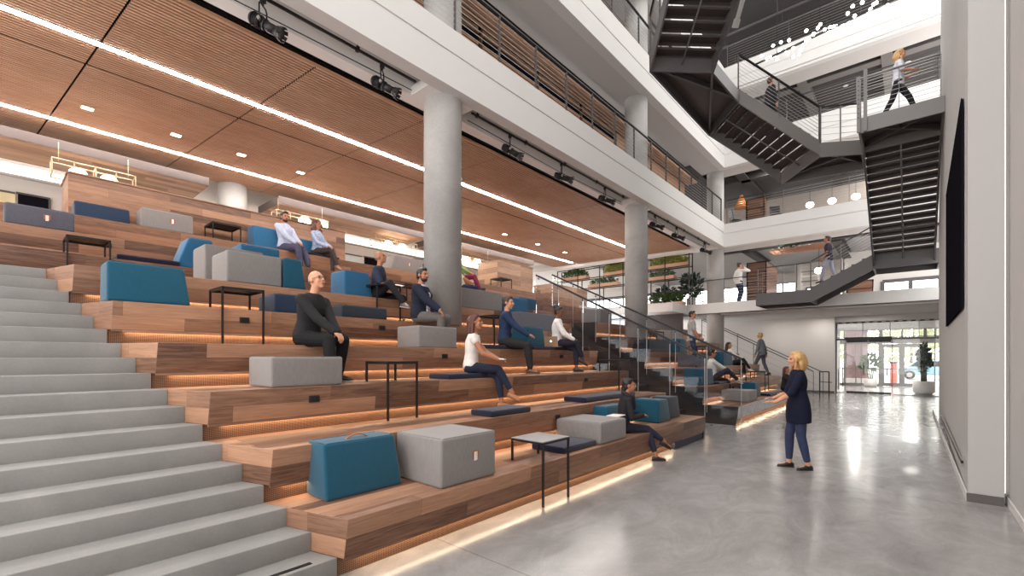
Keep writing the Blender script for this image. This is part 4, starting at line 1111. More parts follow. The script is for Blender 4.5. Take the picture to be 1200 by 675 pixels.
    if tunic is None or True:
        pm.loft([(sp(t), rt, fw, a * s * g + .011, b2 * s * g + .011) for t, a, b2 in rings if t <= .11], 20)
        for k in (0, 1):
            pm.caps(hips[k], .092 * s * g + .008, kn[k], .060 * s * g + .008)
            e = kn[k] + (an[k] - kn[k]) * (.93 - ankle_skin); md = kn[k] * .65 + an[k] * .35
            pm.caps(kn[k], .060 * s * g + .008, md, .056 * s * g + .008); pm.caps(md, .056 * s * g + .008, e, .043 * s * g + .006)
    o = pm.build('trousers', cm(bottom), root); remesh(o, vox, 3, .5)
    m = MB(); torso(m, .017, -.05, .50 if sleeve < .2 else .53)
    if not sit and not tunic: m.loft([(sp(t), rt, fw, a * s * g + .019, b2 * s * g + .019) for t, a, b2 in ((-.12, .168, .116), (-.05, .166, .114), (.05, .158, .108))], 20)
    if sit: pass
    m.caps(nb - up * .05, .066 * s * g, nb - up * .012, .056 * s * g)
    if tunic:
        lo = sp(-.05); m.loft([(V((0, -.005, tunic)), rt, fw, .20 * s, .158 * s), (V((0, 0, (tunic + hz) / 2)), rt, fw, .205 * s, .165 * s), (sp(.02), rt, fw, .192 * s, .15 * s), (sp(.2), rt, fw, .135 * s, .11 * s)], 20)
    if sleeve > 0: sleeves(m, .012, sleeve)
    o = m.build('top', cm(top, pattern), root); remesh(o, vox, 3, .5)
    if blazer:
        m = MB(); torso(m, .032, -.05, .49); sleeves(m, .026, .96)
        o = m.build('blazer', cm(blazer), root); remesh(o, vox, 3, .5)
        # open front that shows the shirt, and the two lapels
        m = MB(); pts = [(sp(.48), .07, .075), (sp(.37), .066, .150), (sp(.24), .05, .146), (sp(.10), .055, .148), (sp(.0), .07, .16)]
        fr = [V(p) + fw * (d * s * g) for p, w_, d in pts]
        for (p, w_, d), q, (p2, w2, d2), q2 in zip(pts[:-1], fr[:-1], pts[1:], fr[1:]):
            m.hexa([q - rt * w_ - fw * .02, q + rt * w_ - fw * .02, q + rt * w_ + fw * .004, q - rt * w_ + fw * .004, q2 - rt * w2 - fw * .02, q2 + rt * w2 - fw * .02, q2 + rt * w2 + fw * .004, q2 - rt * w2 + fw * .004])
        m.build('shirt_front', cm(top, pattern), root, fix=True)
        for k in (-1, 1):
            m = MB(); m.bar(fr[0] + rt * k * .068 * s, fr[1] + rt * k * .075 * s + fw * .008, .05, .012, fw); m.bar(fr[1] + rt * k * .075 * s + fw * .008, fr[2] + rt * k * .05 * s + fw * .008, .045, .012, fw)
            m.build('lapel', cm(blazer), root)
    if scarf:
        m = MB(); pts = [nb + (rt * math.cos(a) * .085 + fw * math.sin(a) * .075) * s + up * (.0 - .03 * math.sin(a)) for a in [2 * PI * i / 10 for i in range(11)]]
        for p, q in zip(pts[:-1], pts[1:]): m.caps(p, .036 * s, q, .036 * s, 8, 3)
        m.caps(nb + fw * .09 * s - up * .03, .04 * s, nb + fw * .13 * s - up * .17, .05 * s); m.caps(nb + rt * .06 + fw * .08 * s, .035 * s, nb + fw * .12 * s - up * .14, .045 * s)
        o = m.build('scarf', cm(scarf), root); remesh(o, vox, 3, .5)
    # --- shoes
    for k in (0, 1):
        y = math.radians(feet[k][3] if len(feet[k]) > 3 else 0); tp = math.radians(feet[k][4] if len(feet[k]) > 4 else 0)
        f2 = V((-math.sin(y), math.cos(y), 0)); f2 = (f2 * math.cos(tp) + V((0, 0, 1)) * math.sin(tp)).normalized(); r2 = f2.cross(V((0, 0, 1))).normalized(); u2 = r2.cross(f2)
        base = an[k] - u2 * .085 * s; q = s * (.9 if fem else 1.0)
        m = MB(); m.loft([(base + f2 * yy * q + u2 * zc * q, r2, u2, rx * q, rz2 * q) for yy, zc, rx, rz2 in
                          ((-.075, .045, .012, .02), (-.06, .045, .03, .04), (-.02, .052, .037, .05), (.03, .05, .038, .044), (.08, .038, .043, .032), (.13, .032, .042, .026), (.165, .028, .028, .02), (.178, .026, .01, .012))], 14)
        o = m.build('shoe', plain('shoe_%d_%d_%d' % shoe, *shoe, .35), root)
        m = MB(); m.loft([(base + f2 * yy * q + u2 * .009 * q, r2, u2, rx * q, .010 * q) for yy, rx in ((-.08, .01), (-.065, .032), (-.02, .038), (.05, .04), (.12, .046), (.165, .03), (.182, .01))], 12)
        so = m.build('sole', plain('sole_%d_%d_%d' % (sole or (40, 36, 34)), *(sole or (40, 36, 34)), .6), root); so.parent = o
    return root, dict(hand=wr, el=el, head=Hc, nb=nb, fw=fw, rt=rt, root=root)
def local(root, p):
    a = root.rotation_euler.z; c, s = math.cos(a), math.sin(a); l = root.location
    return V((l.x + c * p[0] - s * p[1], l.y + s * p[0] + c * p[1], l.z + p[2]))
VF = .010
# standing speaker on the open floor
person('standing woman with a blonde bob in a navy tunic and jeans on the open floor', (-1.25, 7.83, 0), 116, 1.69, sit=False, fem=True, lean=2, head=(6, 2), feet=[(-.09, -.10, 0, 10), (.08, .10, 0, -2)],
       hands=[(-.14, .34, 1.0, (.15, .95, .1)), (.08, .30, 1.04, (-.3, .95, .1))], top=(24, 27, 46), bottom=(54, 60, 86), sleeve=.60, hipz=.955, hair='bob', hc='blonde', tunic=.70, vox=.009, ankle_skin=.10, curl=.35,
       knee=[(0, 1, .05), (0, 1, .05)], build=1.04)
# seated audience of the near bleacher
person('bald man in a black shirt with glasses, leaning forward on the fourth row', (-5.66, 2.62, 1.8), -68, 1.78, lean=14, head=(-4, -14), feet=[(-.14, .36, -.45, 10), (.22, .55, -.45, -18)], hands=[(-.02, .45, .14, (.25, .75, -.6)), (.06, .47, .15, (-.2, .7, -.7))],
       skin='skin_l', top=(44, 42, 44), bottom=(30, 29, 31), hair='bald', hc='grey', glasses=True, shoe=(30, 30, 32), sole=(206, 200, 190), vox=VF, build=1.08)
person('dark haired man in a navy blazer and patterned shirt, seated before the big column', (-6.33, 4.86, 2.25), -62, 1.76, lean=4, head=(-16, 0), hands=[(-.36, .12, .12, (-.1, .7, -.7)), (.20, .46, .16)], skin='skin_m', top=(196, 182, 190), bottom=(104, 98, 94), pattern='flower',
       blazer=(36, 40, 54), hair='short', hc='black', beard=True, vox=VF, build=1.05, feet=[(-.16, .42, -.45, 8), (.16, .44, -.45, -8)])
person('woman with long dark hair in a sleeveless white top, seated with legs crossed', (-4.93, 4.72, 1.42), -48, 1.66, fem=True, lean=7, head=(-12, -3), hands=[(-.04, .42, .20, (.4, .8, -.1)), (.10, .40, .20, (-.4, .8, -.1))], skin='skin_m', top=(232, 222, 214), bottom=(44, 48, 66), sleeve=.1,
       hair='long', hc='auburn', shoe=(176, 116, 74), sole=(120, 80, 60), feet=[(-.02, .46, -.52, 0), (.0, .62, -.38, -10, -25)], knee=[None, (-.25, 1, .8)], vox=VF, ankle_skin=.16)
person('young man in a navy shirt and dark trousers looking right, seated on the fourth row', (-5.68, 6.3, 1.86), -58, 1.76, lean=6, head=(-14, 2), hands=[(-.02, .44, .20, (.6, .7, -.1)), (.12, .46, .19, (-.5, .8, -.1))], skin='skin_l', top=(44, 58, 86), bottom=(48, 46, 46), hair='short', hc='brown',
       shoe=(96, 62, 44), sole=(150, 120, 96), feet=[(-.05, .48, -.51, 5), (.16, .5, -.51, -10)], vox=VF)
person('woman with a black hair bun in a white sweater beside an open laptop', (-5.70, 7.98, 1.86), -58, 1.66, fem=True, lean=4, head=(-14, 4), hands=[(.02, .34, .16, (.5, .7, -.2)), (.12, .36, .17, (-.3, .8, -.1))], skin='skin_d', top=(236, 230, 226), bottom=(48, 46, 60), hair='bun', hc='black',
       shoe=(44, 34, 36), feet=[(.04, .42, -.51, 0), (-.02, .56, -.34, 0, -30)], knee=[None, (.2, 1, .8)], vox=VF, ankle_skin=.14, build=1.05)
person('woman in black with a scarf and dark trousers, seated low beside the grey ottoman', (-3.50, 6.72, .45), -50, 1.66, fem=True, lean=10, head=(-8, -2), hands=[(-.06, .30, .28, (.5, .8, 0)), (.08, .30, .28, (-.5, .8, 0))], skin='skin_m', top=(44, 42, 46), bottom=(50, 50, 66), hair='tied', hc='black', scarf=(52, 50, 56),
       shoe=(60, 40, 42), feet=[(.04, .52, -.45, 0), (-.16, .72, -.26, 10, -25)], knee=[None, (-.15, 1, .8)], vox=VF, ankle_skin=.14)
person('bearded man in a pale blue shirt, seated on the topmost row', (-10.82, 4.5, 4.05), -66, 1.80, lean=-4, head=(-18, 6), hands=[(-.06, .36, .20, (.5, .7, -.2)), (.08, .36, .19, (-.5, .7, -.2))], skin='skin_m', top=(186, 192, 212), bottom=(72, 72, 92), hair='short', hc='black', beard=True,
       feet=[(-.02, .62, -.45, 0), (.16, .58, -.45, -10)], build=1.1)
person('woman with long curly brown hair and patterned blue blouse, on the topmost row', (-10.82, 5.24, 4.10), -62, 1.66, fem=True, lean=0, head=(-10, 0), hands=[(-.02, .36, .20, (.5, .7, -.2)), (.10, .34, .19, (-.5, .7, -.2))], skin='skin_m', top=(172, 182, 206), bottom=(66, 58, 56), pattern='flower', hair='curly', hc='auburn',
       shoe=(150, 120, 100), feet=[(.02, .44, -.49, 0), (.0, .56, -.34, 0, -25)], knee=[None, (-.2, 1, .8)])
person('bald man in a dark polo shirt with a notebook, seated behind a black table', (-7.45, 4.76, 2.7), -50, 1.74, lean=4, head=(-6, -16), hands=[(-.10, .28, .24, (.5, .7, -.2)), (.10, .34, .26, (-.5, .7, -.1))], skin='skin_m', top=(52, 58, 76), bottom=(44, 42, 46), sleeve=.42, hair='bald', hc='grey',
       feet=[(-.16, .42, -.45, 8), (.30, .56, -.16, -40, -10)], knee=[None, (.6, .8, .4)], shoe=(120, 110, 104), sole=(210, 206, 200))
person('person in a cream tee and navy trousers reclining right of the big column', (-9.95, 9.15, 3.6), -46, 1.74, lean=-22, head=(-14, 8), hands=[(-.10, .30, .20), (.14, .32, .20)], skin='skin_m', top=(206, 204, 178), bottom=(46, 46, 78), sleeve=.4, hair='short', hc='brown', beard=True,
       feet=[(-.10, .62, -.40, 5), (.12, .60, -.40, -5)])
person('person in a green shirt and dark red trousers behind the reclining person', (-10.75, 9.85, 4.05), -48, 1.74, lean=-10, head=(-10, 0), hands=[(-.06, .34, .22), (.10, .36, .22)], skin='skin_m', top=(134, 158, 98), bottom=(120, 36, 62), sleeve=.8, hair='short', hc='brown',
       feet=[(-.04, .60, -.30, 0, 15), (.14, .60, -.36, 0, 10)])
# far bleacher
person('man standing among the far rows in a grey tee and dark jeans', (-5.05, 14.1, 1.35), -66, 1.70, sit=False, lean=2, head=(-20, 0), hands=[(-.14, .26, .98, (.4, .8, 0)), (.22, .20, .86, (-.2, .8, -.2))], skin='skin_m', top=(164, 160, 158), bottom=(46, 54, 78), sleeve=.36, hair='short', hc='black')
person('man in a cream sweater holding his knee on the second far row', (-4.32, 13.75, .96), -52, 1.76, lean=-4, head=(-8, 2), hands=[(.02, .48, .26, (.6, .6, -.2)), (.16, .50, .26, (-.5, .7, -.2))], skin='skin_m', top=(220, 214, 204), bottom=(48, 48, 62), hair='short', hc='black',
       feet=[(-.02, .52, -.51, 0), (.24, .60, -.02, -60, -10)], knee=[None, (.5, .8, .4)], shoe=(170, 130, 100), sole=(210, 200, 190))
person('woman with long dark hair in a cream jumper, seated on the third far row', (-5.08, 18.35, 1.35), -70, 1.66, fem=True, lean=-12, head=(-24, 2), hands=[(-.02, .42, .22), (.12, .40, .22)], skin='skin_m', top=(216, 212, 204), bottom=(40, 40, 46), hair='long', hc='black',
       feet=[(-.06, .46, -.45, 0), (.16, .60, -.20, -20, -10)], knee=[None, (.4, .9, .6)], shoe=(214, 208, 204), sole=(230, 226, 222))
person('man in grey walking up the stair by the white wall', (-4.78, 21.6, .9), 82, 1.78, sit=False, lean=6, head=(0, -4), feet=[(-.09, .30, .0, 0), (.10, -.22, .0, 0, -20)], hands=[(-.22, .18, .84), (.24, -.10, .84)], skin='skin_l', top=(112, 116, 124), bottom=(84, 84, 96), hair='short', hc='blonde')
person('woman in black with long hair at the far end of the lowest far row', (-3.42, 18.72, .45), -98, 1.66, fem=True, lean=8, head=(-14, 2), hands=[(-.02, .42, .20, (.3, .9, 0)), (.12, .46, .20, (-.2, .9, 0))], skin='skin_m', top=(46, 46, 50), bottom=(36, 36, 42), hair='long', hc='auburn')
# upper levels
person('man in a white shirt with a phone at his ear by the balcony edge', (-5.62, 21.35, 4.0), -38, 1.72, sit=False, lean=2, head=(-14, 4), hands=[(-.24, .06, .86), (.16, .16, 1.48, (-.3, .1, .9))], skin='skin_l', top=(228, 224, 218), bottom=(44, 52, 84), hair='short', hc='brown', elbow=[None, (.8, .5, -.6)])
person('blonde woman in a white blouse and black trousers walking on the high landing', (-.24, 14.5, 7.42), -88, 1.66, sit=False, fem=True, lean=3, head=(0, 0), feet=[(-.06, .34, 0, 0), (.07, -.30, .02, 0, -18)], hands=[(-.12, .26, 1.02, (.3, .9, 0)), (.12, .28, 1.04, (-.3, .9, 0))],
       skin='skin_l', top=(214, 212, 222), bottom=(40, 38, 42), sleeve=.45, hair='bob', hc='blonde')
person('man in a dark tee and pale jeans walking down the lowest steel flight', (-2.25, 20.05, 4.36), 88, 1.68, sit=False, lean=4, head=(0, -8), feet=[(-.09, .26, -.15, 0), (.09, -.24, .0, 0)], hands=[(-.24, .14, .86), (.20, .22, .98, (0, .9, -.2))], skin='skin_m', top=(50, 46, 58), bottom=(160, 162, 176), sleeve=.38, hair='short', hc='brown')
person('person in dark clothes standing halfway on the middle steel flight with the pale stringer', (-3.06, 14.76, 8.03), -52, 1.64, sit=False, lean=2, head=(10, -4), feet=[(-.08, .0, 0, 5), (.08, .02, 0, -5)], skin='skin_l', top=(46, 44, 50), bottom=(44, 42, 48), hair='short', hc='brown')
# things people hold or have put down
def tablet(label, root_info, at, size, mt, name='notebook', cat='notebook', rot=(0, 0, 0)):
    t = thing(name, label, cat, at); t.rotation_euler = rot
    a, b = size; m = MB(); m.box(-a / 2, a / 2, -b / 2, b / 2, 0, .008); m.build('cover', mt, t, bevel=.002)
    m = MB(); m.box(-a / 2 + .006, a / 2 - .006, -b / 2 + .006, b / 2 - .006, .008, .013); m.build('page', M['paper'], t)
tablet('white notebook on the lap of the woman in a white top', None, (-4.62, 4.98, 1.63), (.22, .16), M['paper'], rot=(0, .12, .5))
tablet('open white notebook on the grey ottoman beside the woman with a scarf', None, (-3.42, 6.35, .755), (.2, .28), M['paper'], rot=(0, 0, .1))
tablet('dark notebook in the hands of the bald man in a polo shirt', None, (-7.15, 5.0, 2.97), (.2, .15), M['steel_black'], rot=(.3, .2, .4))
# laptop
t = thing('laptop', 'open tan metal laptop showing its lid on the seat pad', 'laptop', (-5.60, 7.66, 1.866), math.radians(12))
al = plain('tan_aluminium', 196, 160, 130, .35, .4, .5, .03)
m = MB(); m.box(-.15, .15, 0, .21, 0, .014); m.build('base', al, t, bevel=.004)
m = MB(); m.hexa([(-.15, -.006, .014), (.15, -.006, .014), (.15, .0, .014), (-.15, .0, .014), (-.15, -.046, .215), (.15, -.046, .215), (.15, -.040, .215), (-.15, -.040, .215)]); lid = m.build('lid', al, t)
m = MB(); c = V((0, -.0285, .115))
for k in (-1, 1): m.ell(c + V((k * .007, 0, 0)), (.015, .003, .018), Matrix.Rotation(.2, 3, 'X'), 10, 6)
m.ell(c + V((.004, -.002, .025)), (.004, .003, .008), Matrix.Rotation(.5, 3, 'Y'), 8, 5)
lg = m.build('logo', emit('logo_glow', 255, 250, 245, 1.2), t); lg.parent = lid
m = MB(); m.box(-.135, .135, .02, .12, .014, .016); m.build('keyboard', M['steel_black'], t)
m = MB(); m.hexa([(-.14, .0, .022), (.14, .0, .022), (.14, .002, .022), (-.14, .002, .022), (-.14, -.038, .207), (.14, -.038, .207), (.14, -.036, .207), (-.14, -.036, .207)]); sc = m.build('screen', M['screen'], t); sc.parent = lid
# ------------------------------------------------------------------ plants and the things at the back
def leaves(m, c, r, n, size, rr, up=.3):
    """n bent leaf blades scattered in an ellipsoid"""
    c = V(c)
    for _ in range(n):
        while True:
            p = V((rr.uniform(-1, 1), rr.uniform(-1, 1), rr.uniform(-1, 1)))
            if p.length <= 1: break
        q = c + V((p.x * r[0], p.y * r[1], p.z * r[2]))
        d = (V((p.x, p.y, p.z * .6 + up)) + V((rr.uniform(-.5, .5), rr.uniform(-.5, .5), rr.uniform(-.3, .5)))).normalized()
        s = d.cross(V((rr.uniform(-1, 1), rr.uniform(-1, 1), rr.uniform(-1, 1)))).normalized(); L = size * rr.uniform(.7, 1.3); w = L * .28
        n2 = s.cross(d) * L * .12
        m.add([q, q + d * L * .5 + s * w + n2, q + d * L - n2, q + d * L * .5 - s * w + n2], [(0, 1, 2, 3)])
        k = len(m.v)
RR = random.Random(11)
# frame of planter shelves
t = thing('planter_shelf', 'tall black metal planter shelf with rows of green plants behind the far column', 'shelf', (-11, 20.4, 4.0))
for x in (-14.5, -13.2, -11.9, -10.6, -9.35, -8.5, -7.4):
    m = MB(); m.box(x - .02, x + .02, 20.38, 20.42, 4.0, 6.3); m.box(x - .02, x + .02, 20.78, 20.82, 4.0, 6.3); part(m, 'upright', M['steel_black'], t)
for z in (6.28, 5.72, 5.2, 4.62):
    m = MB(); m.box(-14.5, -7.4, 20.38, 20.42, z - .02, z + .02); m.box(-14.5, -7.4, 20.78, 20.82, z - .02, z + .02)
    part(m, 'cross_bar', M['steel_black'], t)
def planter(label, x0, x1, z, mt, n, sz, hh=.22, y=20.6):
    r = thing('planter_box', label, 'planter', ((x0 + x1) / 2, y, z)); a = (x1 - x0) / 2
    m = MB(); m.box(-a, a, -.2, .2, 0, .16); m.box(-a + .02, a - .02, -.18, .18, .16, .165); m.build('box', M['slat'], r, bevel=.004)
    m = MB(); m.box(-a + .02, a - .02, -.18, .18, .15, .17); m.build('soil', M['soil'], r)
    m = MB()
    leaves(m, (0, 0, .17 + hh * .4), (a * .98, .2, hh * .6), n, sz, RR); m.build('foliage', mt, r)
planter('planter box of dark green plants at the top left of the planter shelf', -14.3, -12.7, 5.74, M['leaf'], 420, .14, .34)
planter('planter box of lime green plants high on the shelf just left of the far column', -11.7, -10.4, 5.74, M['leaf_y'], 400, .14, .38)
planter('planter box of lime green plants at the top right of the planter shelf', -9.3, -7.5, 5.74, M['leaf_y'], 480, .14, .34)
planter('planter box of low plants in the middle of the shelf left of the far column', -12.6, -10.9, 5.22, M['leaf'], 360, .11, .24)
planter('planter box of low plants in the middle of the shelf right of the far column', -9.3, -8.1, 5.22, M['leaf'], 300, .11, .24)
planter('long planter box of green plants at the bottom right of the planter shelf', -9.4, -7.7, 4.0, M['leaf'], 520, .16, .42)
def shrub(label, at, r, n, sz, mt, name='potted_shrub', potr=.2, stem=.5):
    q = thing(name, label, 'plant', at)
    m = MB(); m.lathe([(potr * .75, 0), (potr, .03), (potr, .34), (potr * .9, .36), (potr * .9, .31), (.01, .31)]); m.build('pot', M['pot'], q)
    m = MB()
    for k in range(4): m.cyl((.03 * k - .04, 0, .3), (RR.uniform(-.1, .1), RR.uniform(-.1, .1), .3 + stem + r[2] * .6), .014, .008, 6)
    m.build('stem', M['leaf_d'], q)
    m = MB(); leaves(m, (0, 0, .3 + stem + r[2] * .5), r, n, sz, RR); m.build('foliage', mt, q)
shrub('dark leafy shrub beside the planter shelf, left of the corner column', (-7.6, 21.2, 4.0), (.45, .3, .5), 260, .22, M['leaf_d'], stem=.35)
shrub('small dark shrub on the upper floor left of the leafy shrub by the corner column', (-8.3, 21.3, 4.0), (.24, .2, .25), 130, .18, M['leaf_d'], stem=.02, potr=.14)
shrub('dark shrub behind the bottom planter boxes of the shelf', (-9.0, 21.6, 4.0), (.5, .3, .4), 240, .2, M['leaf_d'], stem=.1)

# curtain wall of the upper floor, far behind
WF = M['steel']
def window(n, x0, x1, y, z0, z1, nx, nz, fr=.05, gl=True, mt=None):
    m = MB()
    for i in range(nx + 1):
        x = x0 + (x1 - x0) * i / nx; m.box(x - fr / 2, x + fr / 2, y - .05, y + .05, z0, z1)
    for k in range(nz + 1):
        z = z0 + (z1 - z0) * k / nz; m.box(x0, x1, y - .045, y + .045, z - fr / 2, z + fr / 2)
    o = struct(m, 'window_%d' % n, mt or WF)
    if gl:
        g = MB(); g.box(x0, x1, y - .006, y + .006, z0, z1); q = g.build('pane', M['glass']); q.parent = o; q['kind'] = 'structure'
    return o
window(1, -22, -4.9, 33, 4.0, 6.3, 14, 3)
window(2, -4.4, -2.6, 30, 4.0, 5.5, 4, 2, .09)
window(3, -1.05, 1.0, 28.5, 4.0, 5.3, 2, 1, .16)
m = MB(); m.box(-22, -4.9, 33, 33.2, 6.3, 7.0); m.box(-4.9, -4.4, 30, 30.2, 4, 7); m.box(-4.4, -2.6, 30, 30.2, 5.5, 7); m.box(-2.6, -1.05, 28.5, 28.7, 4, 7); m.box(-1.05, 1.4, 28.5, 28.7, 5.3, 7); m.box(-4.95, -4.85, 30, 33, 4, 7); m.box(-2.65, -2.55, 28.5, 30, 4, 7)
struct(m, 'wall_back', M['offwhite'])
m = MB(); m.box(-9, 1.4, 27, 27.2, 7.35, 9.9); struct(m, 'wall_back', plain('taupe_wall', 168, 158, 150, .8))
m = MB(); m.box(-9, 1.4, 30, 30.2, 10.9, 13.5); m.box(-9, 1.4, 31, 31.2, 14, 17.6); struct(m, 'wall_back', M['ceil_dark'])
# tan slatted wainscot and counters on the end balcony
t = thing('wood_screen', 'tan slatted wood wainscot behind the three pendant globes', 'screen', (-2, 26.9, 7.35))
m = MB()
for k in range(10): m.box(-5.2, 1.3, 26.85, 26.99, 7.36 + k * .12, 7.36 + k * .12 + .09)
part(m, 'slats', M['wood_pale'], t)
m = MB(); m.box(-5.25, 1.32, 26.84, 27, 8.55, 8.62); part(m, 'cap_rail', M['wood_pale'], t)
# bookcase and the slatted cabinet
def bookcase(label, x0, x1, y0, y1, z0, z1, books=True):
    t = thing('bookcase', label, 'bookcase', ((x0 + x1) / 2, (y0 + y1) / 2, z0))
    m = MB(); m.box(x0, x0 + .04, y0, y1, z0, z1); m.box(x1 - .04, x1, y0, y1, z0, z1); m.box(x0, x1, y0, y1, z1 - .04, z1); m.box(x0, x0 + .06, y0, y1, z0, z1); part(m, 'case', M['wood_dark'], t)
    m = MB(); m.box(x0, x1, y0, y0 + .03, z0, z1); part(m, 'end_panel', M['wood_dark'], t)
    n = int((z1 - z0) / .38)
    for i in range(1, n):
        m = MB(); z = z0 + (z1 - z0) * i / n; m.box(x0 + .04, x1 - .04, y0, y1, z, z + .03); part(m, 'shelf', M['wood_dark'], t)
bookcase('dark walnut bookcase behind the man in a white shirt', -5.55, -4.75, 22.3, 24.4, 4.0, 5.85)
bookcase('brown slatted bookcase under the basket lamp on the end balcony', -5.65, -4.9, 22.6, 23.0, 7.38, 8.75)
bookcase('low brown bookcase far back right of the lowest steel flight', -2.3, -1.3, 26.5, 26.9, 4.0, 5.2)
t = thing('ladder_rack', 'white ladder shaped rack in front of the far windows', 'rack', (-3.4, 24.2, 4))
for x in (-3.75, -3.1):
    m = MB(); m.box(x - .03, x + .03, 24.18, 24.22, 4.0, 5.55); part(m, 'post', M['white'], t)
for k in range(7):
    m = MB(); m.box(-3.75, -3.1, 24.16, 24.24, 4.15 + k * .22, 4.15 + k * .22 + .05); part(m, 'rung', M['white'] if k % 2 else M['steel_grey'], t)
def globe_pendant(label, at, top, r=.155):
    t = thing('globe_pendant', label, 'lamp', at, group='white globe pendants of the end balcony')
    m = MB(); m.lathe([(.02, r * .55), (r * .7, r * .5), (r, .0), (r * .85, -r * .55), (r * .45, -r * .85), (.01, -r * .92)]); m.build('globe', M['lamp'], t)
    m = MB(); m.cyl((0, 0, r * .5), (0, 0, r * .8), .05, n=12); m.cyl((0, 0, r * .8), (0, 0, top - at[2]), .008, n=6); m.build('stem', M['steel_black'], t)
    m = MB(); m.cyl((0, 0, top - at[2] - .02), (0, 0, top - at[2]), .07, n=12); m.build('canopy', M['steel_black'], t)
for x, l in ((-3.32, 'left one of three in a row'), (-2.53, 'middle one of three in a row'), (-1.72, 'right one of three, beside the long flight')):
    globe_pendant('white globe pendant on the end balcony, ' + l, (x, 23.5, 8.28), 9.2)
globe_pendant('ivory pendant lamp hanging over the lowest steel flight', (-2.95, 23.2, 5.35), 6.4, .17)
t = thing('basket_pendant', 'woven orange basket lamp at the corner of the end balcony', 'lamp', (-6.05, 23.4, 9.0))
m = MB()
for k in range(7):
    z = .28 - k * .09; r0 = .06 + k * .038
    m.lathe([(r0, z), (r0 + .02, z - .03), (r0 + .015, z - .06), (r0 - .01, z - .03)], n=20)
m.build('woven_shade', plain('rattan', 196, 128, 76, .7), t)
m = MB(); m.ell((0, 0, -.1), (.06, .06, .08)); m.build('bulb', M['lamp'], t)
m = MB(); m.cyl((0, 0, .25), (0, 0, 1.0), .008, n=6); m.build('cord', M['steel_black'], t)
def cafe_chair(label, at, rz):
    t = thing('cafe_chair', label, 'chair', at, rz)
    m = MB(); m.box(-.2, .2, -.2, .2, .44, .48); m.build('seat', M['steel_black'], t, bevel=.01)
    m = MB(); m.hexa([(-.2, .17, .62), (.2, .17, .62), (.2, .2, .62), (-.2, .2, .62), (-.2, .23, .92), (.2, .23, .92), (.2, .26, .92), (-.2, .26, .92)]); m.build('backrest', M['steel_black'], t)
    for x, y in ((-.18, -.18), (.18, -.18), (-.18, .18), (.18, .18)):
        m = MB(); m.cyl((x, y, 0), (x * .95, y * .95, .45 if y < 0 else .75), .014, n=8); m.build('leg', M['steel_black'], t)
cafe_chair('dark chair high on the end balcony left of the globe pendants', (-4.45, 22.6, 7.38), .4)
cafe_chair('dark chair below the woven basket lamp on the end balcony', (-6.0, 22.3, 7.38), 2.2)
t = thing('wood_trellis', 'copper toned hanging wood trellis above the lower stair', 'trellis', (-3.6, 23.0, 6.2))
m = MB()
for k in range(5): m.box(-4.7, -2.7, 22.5 + k * .25, 22.54 + k * .25, 6.28, 6.33)
part(m, 'long_bar', plain('copper_wood', 168, 124, 100, .6), t)
m = MB()
for k in range(9): m.box(-4.6 + k * .22, -4.56 + k * .22, 22.45, 23.6, 6.33, 6.36)
part(m, 'cross_bar', plain('copper_wood', 168, 124, 100, .6), t)
m = MB()
for x in (-4.5, -2.9): m.cyl((x, 23.0, 6.33), (x, 23.0, 6.9), .008, n=6)
part(m, 'hanger_rod', M['steel_black'], t)
m = MB(); leaves(m, (-4.0, 22.8, 6.48), (.3, .2, .14), 70, .16, RR); part(m, 'foliage', M['leaf_d'], t)
# round ceiling downlights, each with its own light; several added to brighten the back
for (x, y, z, l, pw) in ((-4.6, 22.9, 10.28, 'on the lower end balcony ceiling left of the globe pendants', 45), (-1.2, 25.6, 10.28, 'on the lower end balcony ceiling behind the long flight', 45), (-2.15, 24.5, 13.44, 'on the dark upper ceiling left of the walking woman', 45),
                     (-.1, 24.2, 13.44, 'on the dark upper ceiling right of the walking woman', 45), (-4.55, 22.6, 6.88, 'above the man in a white shirt at the balcony edge', 18), (-3.6, 25.0, 6.88, 'far back above the white ladder rack', 50), (-.6, 24.6, 6.88, 'in the ceiling behind the low landing', 50),
                     (-9.5, 23.5, 6.88, 'added in the ceiling behind the planter shelf right of the far column', 90), (-13, 23.5, 6.88, 'added in the ceiling behind the left end of the planter shelf', 90),
                     (-4.75, 24.3, 3.49, 'over the man walking up the stair by the white wall', 9), (-3.1, 24.6, 3.49, 'over the foot of the stair by the white wall', 9), (-1.4, 24.6, 3.49, 'in the low ceiling before the glass doors', 12),
                     (-2.2, 29.0, 3.21, 'added at left in the egg crate ceiling behind the glass doors', 90), (.0, 30.5, 3.21, 'added at right in the egg crate ceiling behind the glass doors', 90)):
    t = thing('round_downlight', 'round white downlight ' + l, 'light', (x, y, z))
    m = MB(); m.cyl((0, 0, -.012), (0, 0, -.002), .075, n=16); m.build('lens', M['downlight'], t)
    m = MB(); m.lathe([(.078, -.014), (.10, -.012), (.10, 0), (.078, 0)], n=16); m.build('ring', M['white'], t)
    ld = bpy.data.lights.new('downlight_lamp', 'AREA'); ld.shape = 'DISK'; ld.size = .14; ld.energy = pw; ld.color = (1, .96, .9)
    lo = bpy.data.objects.new('downlight_lamp', ld); lo.location = (x, y, z - .016); COL.objects.link(lo)

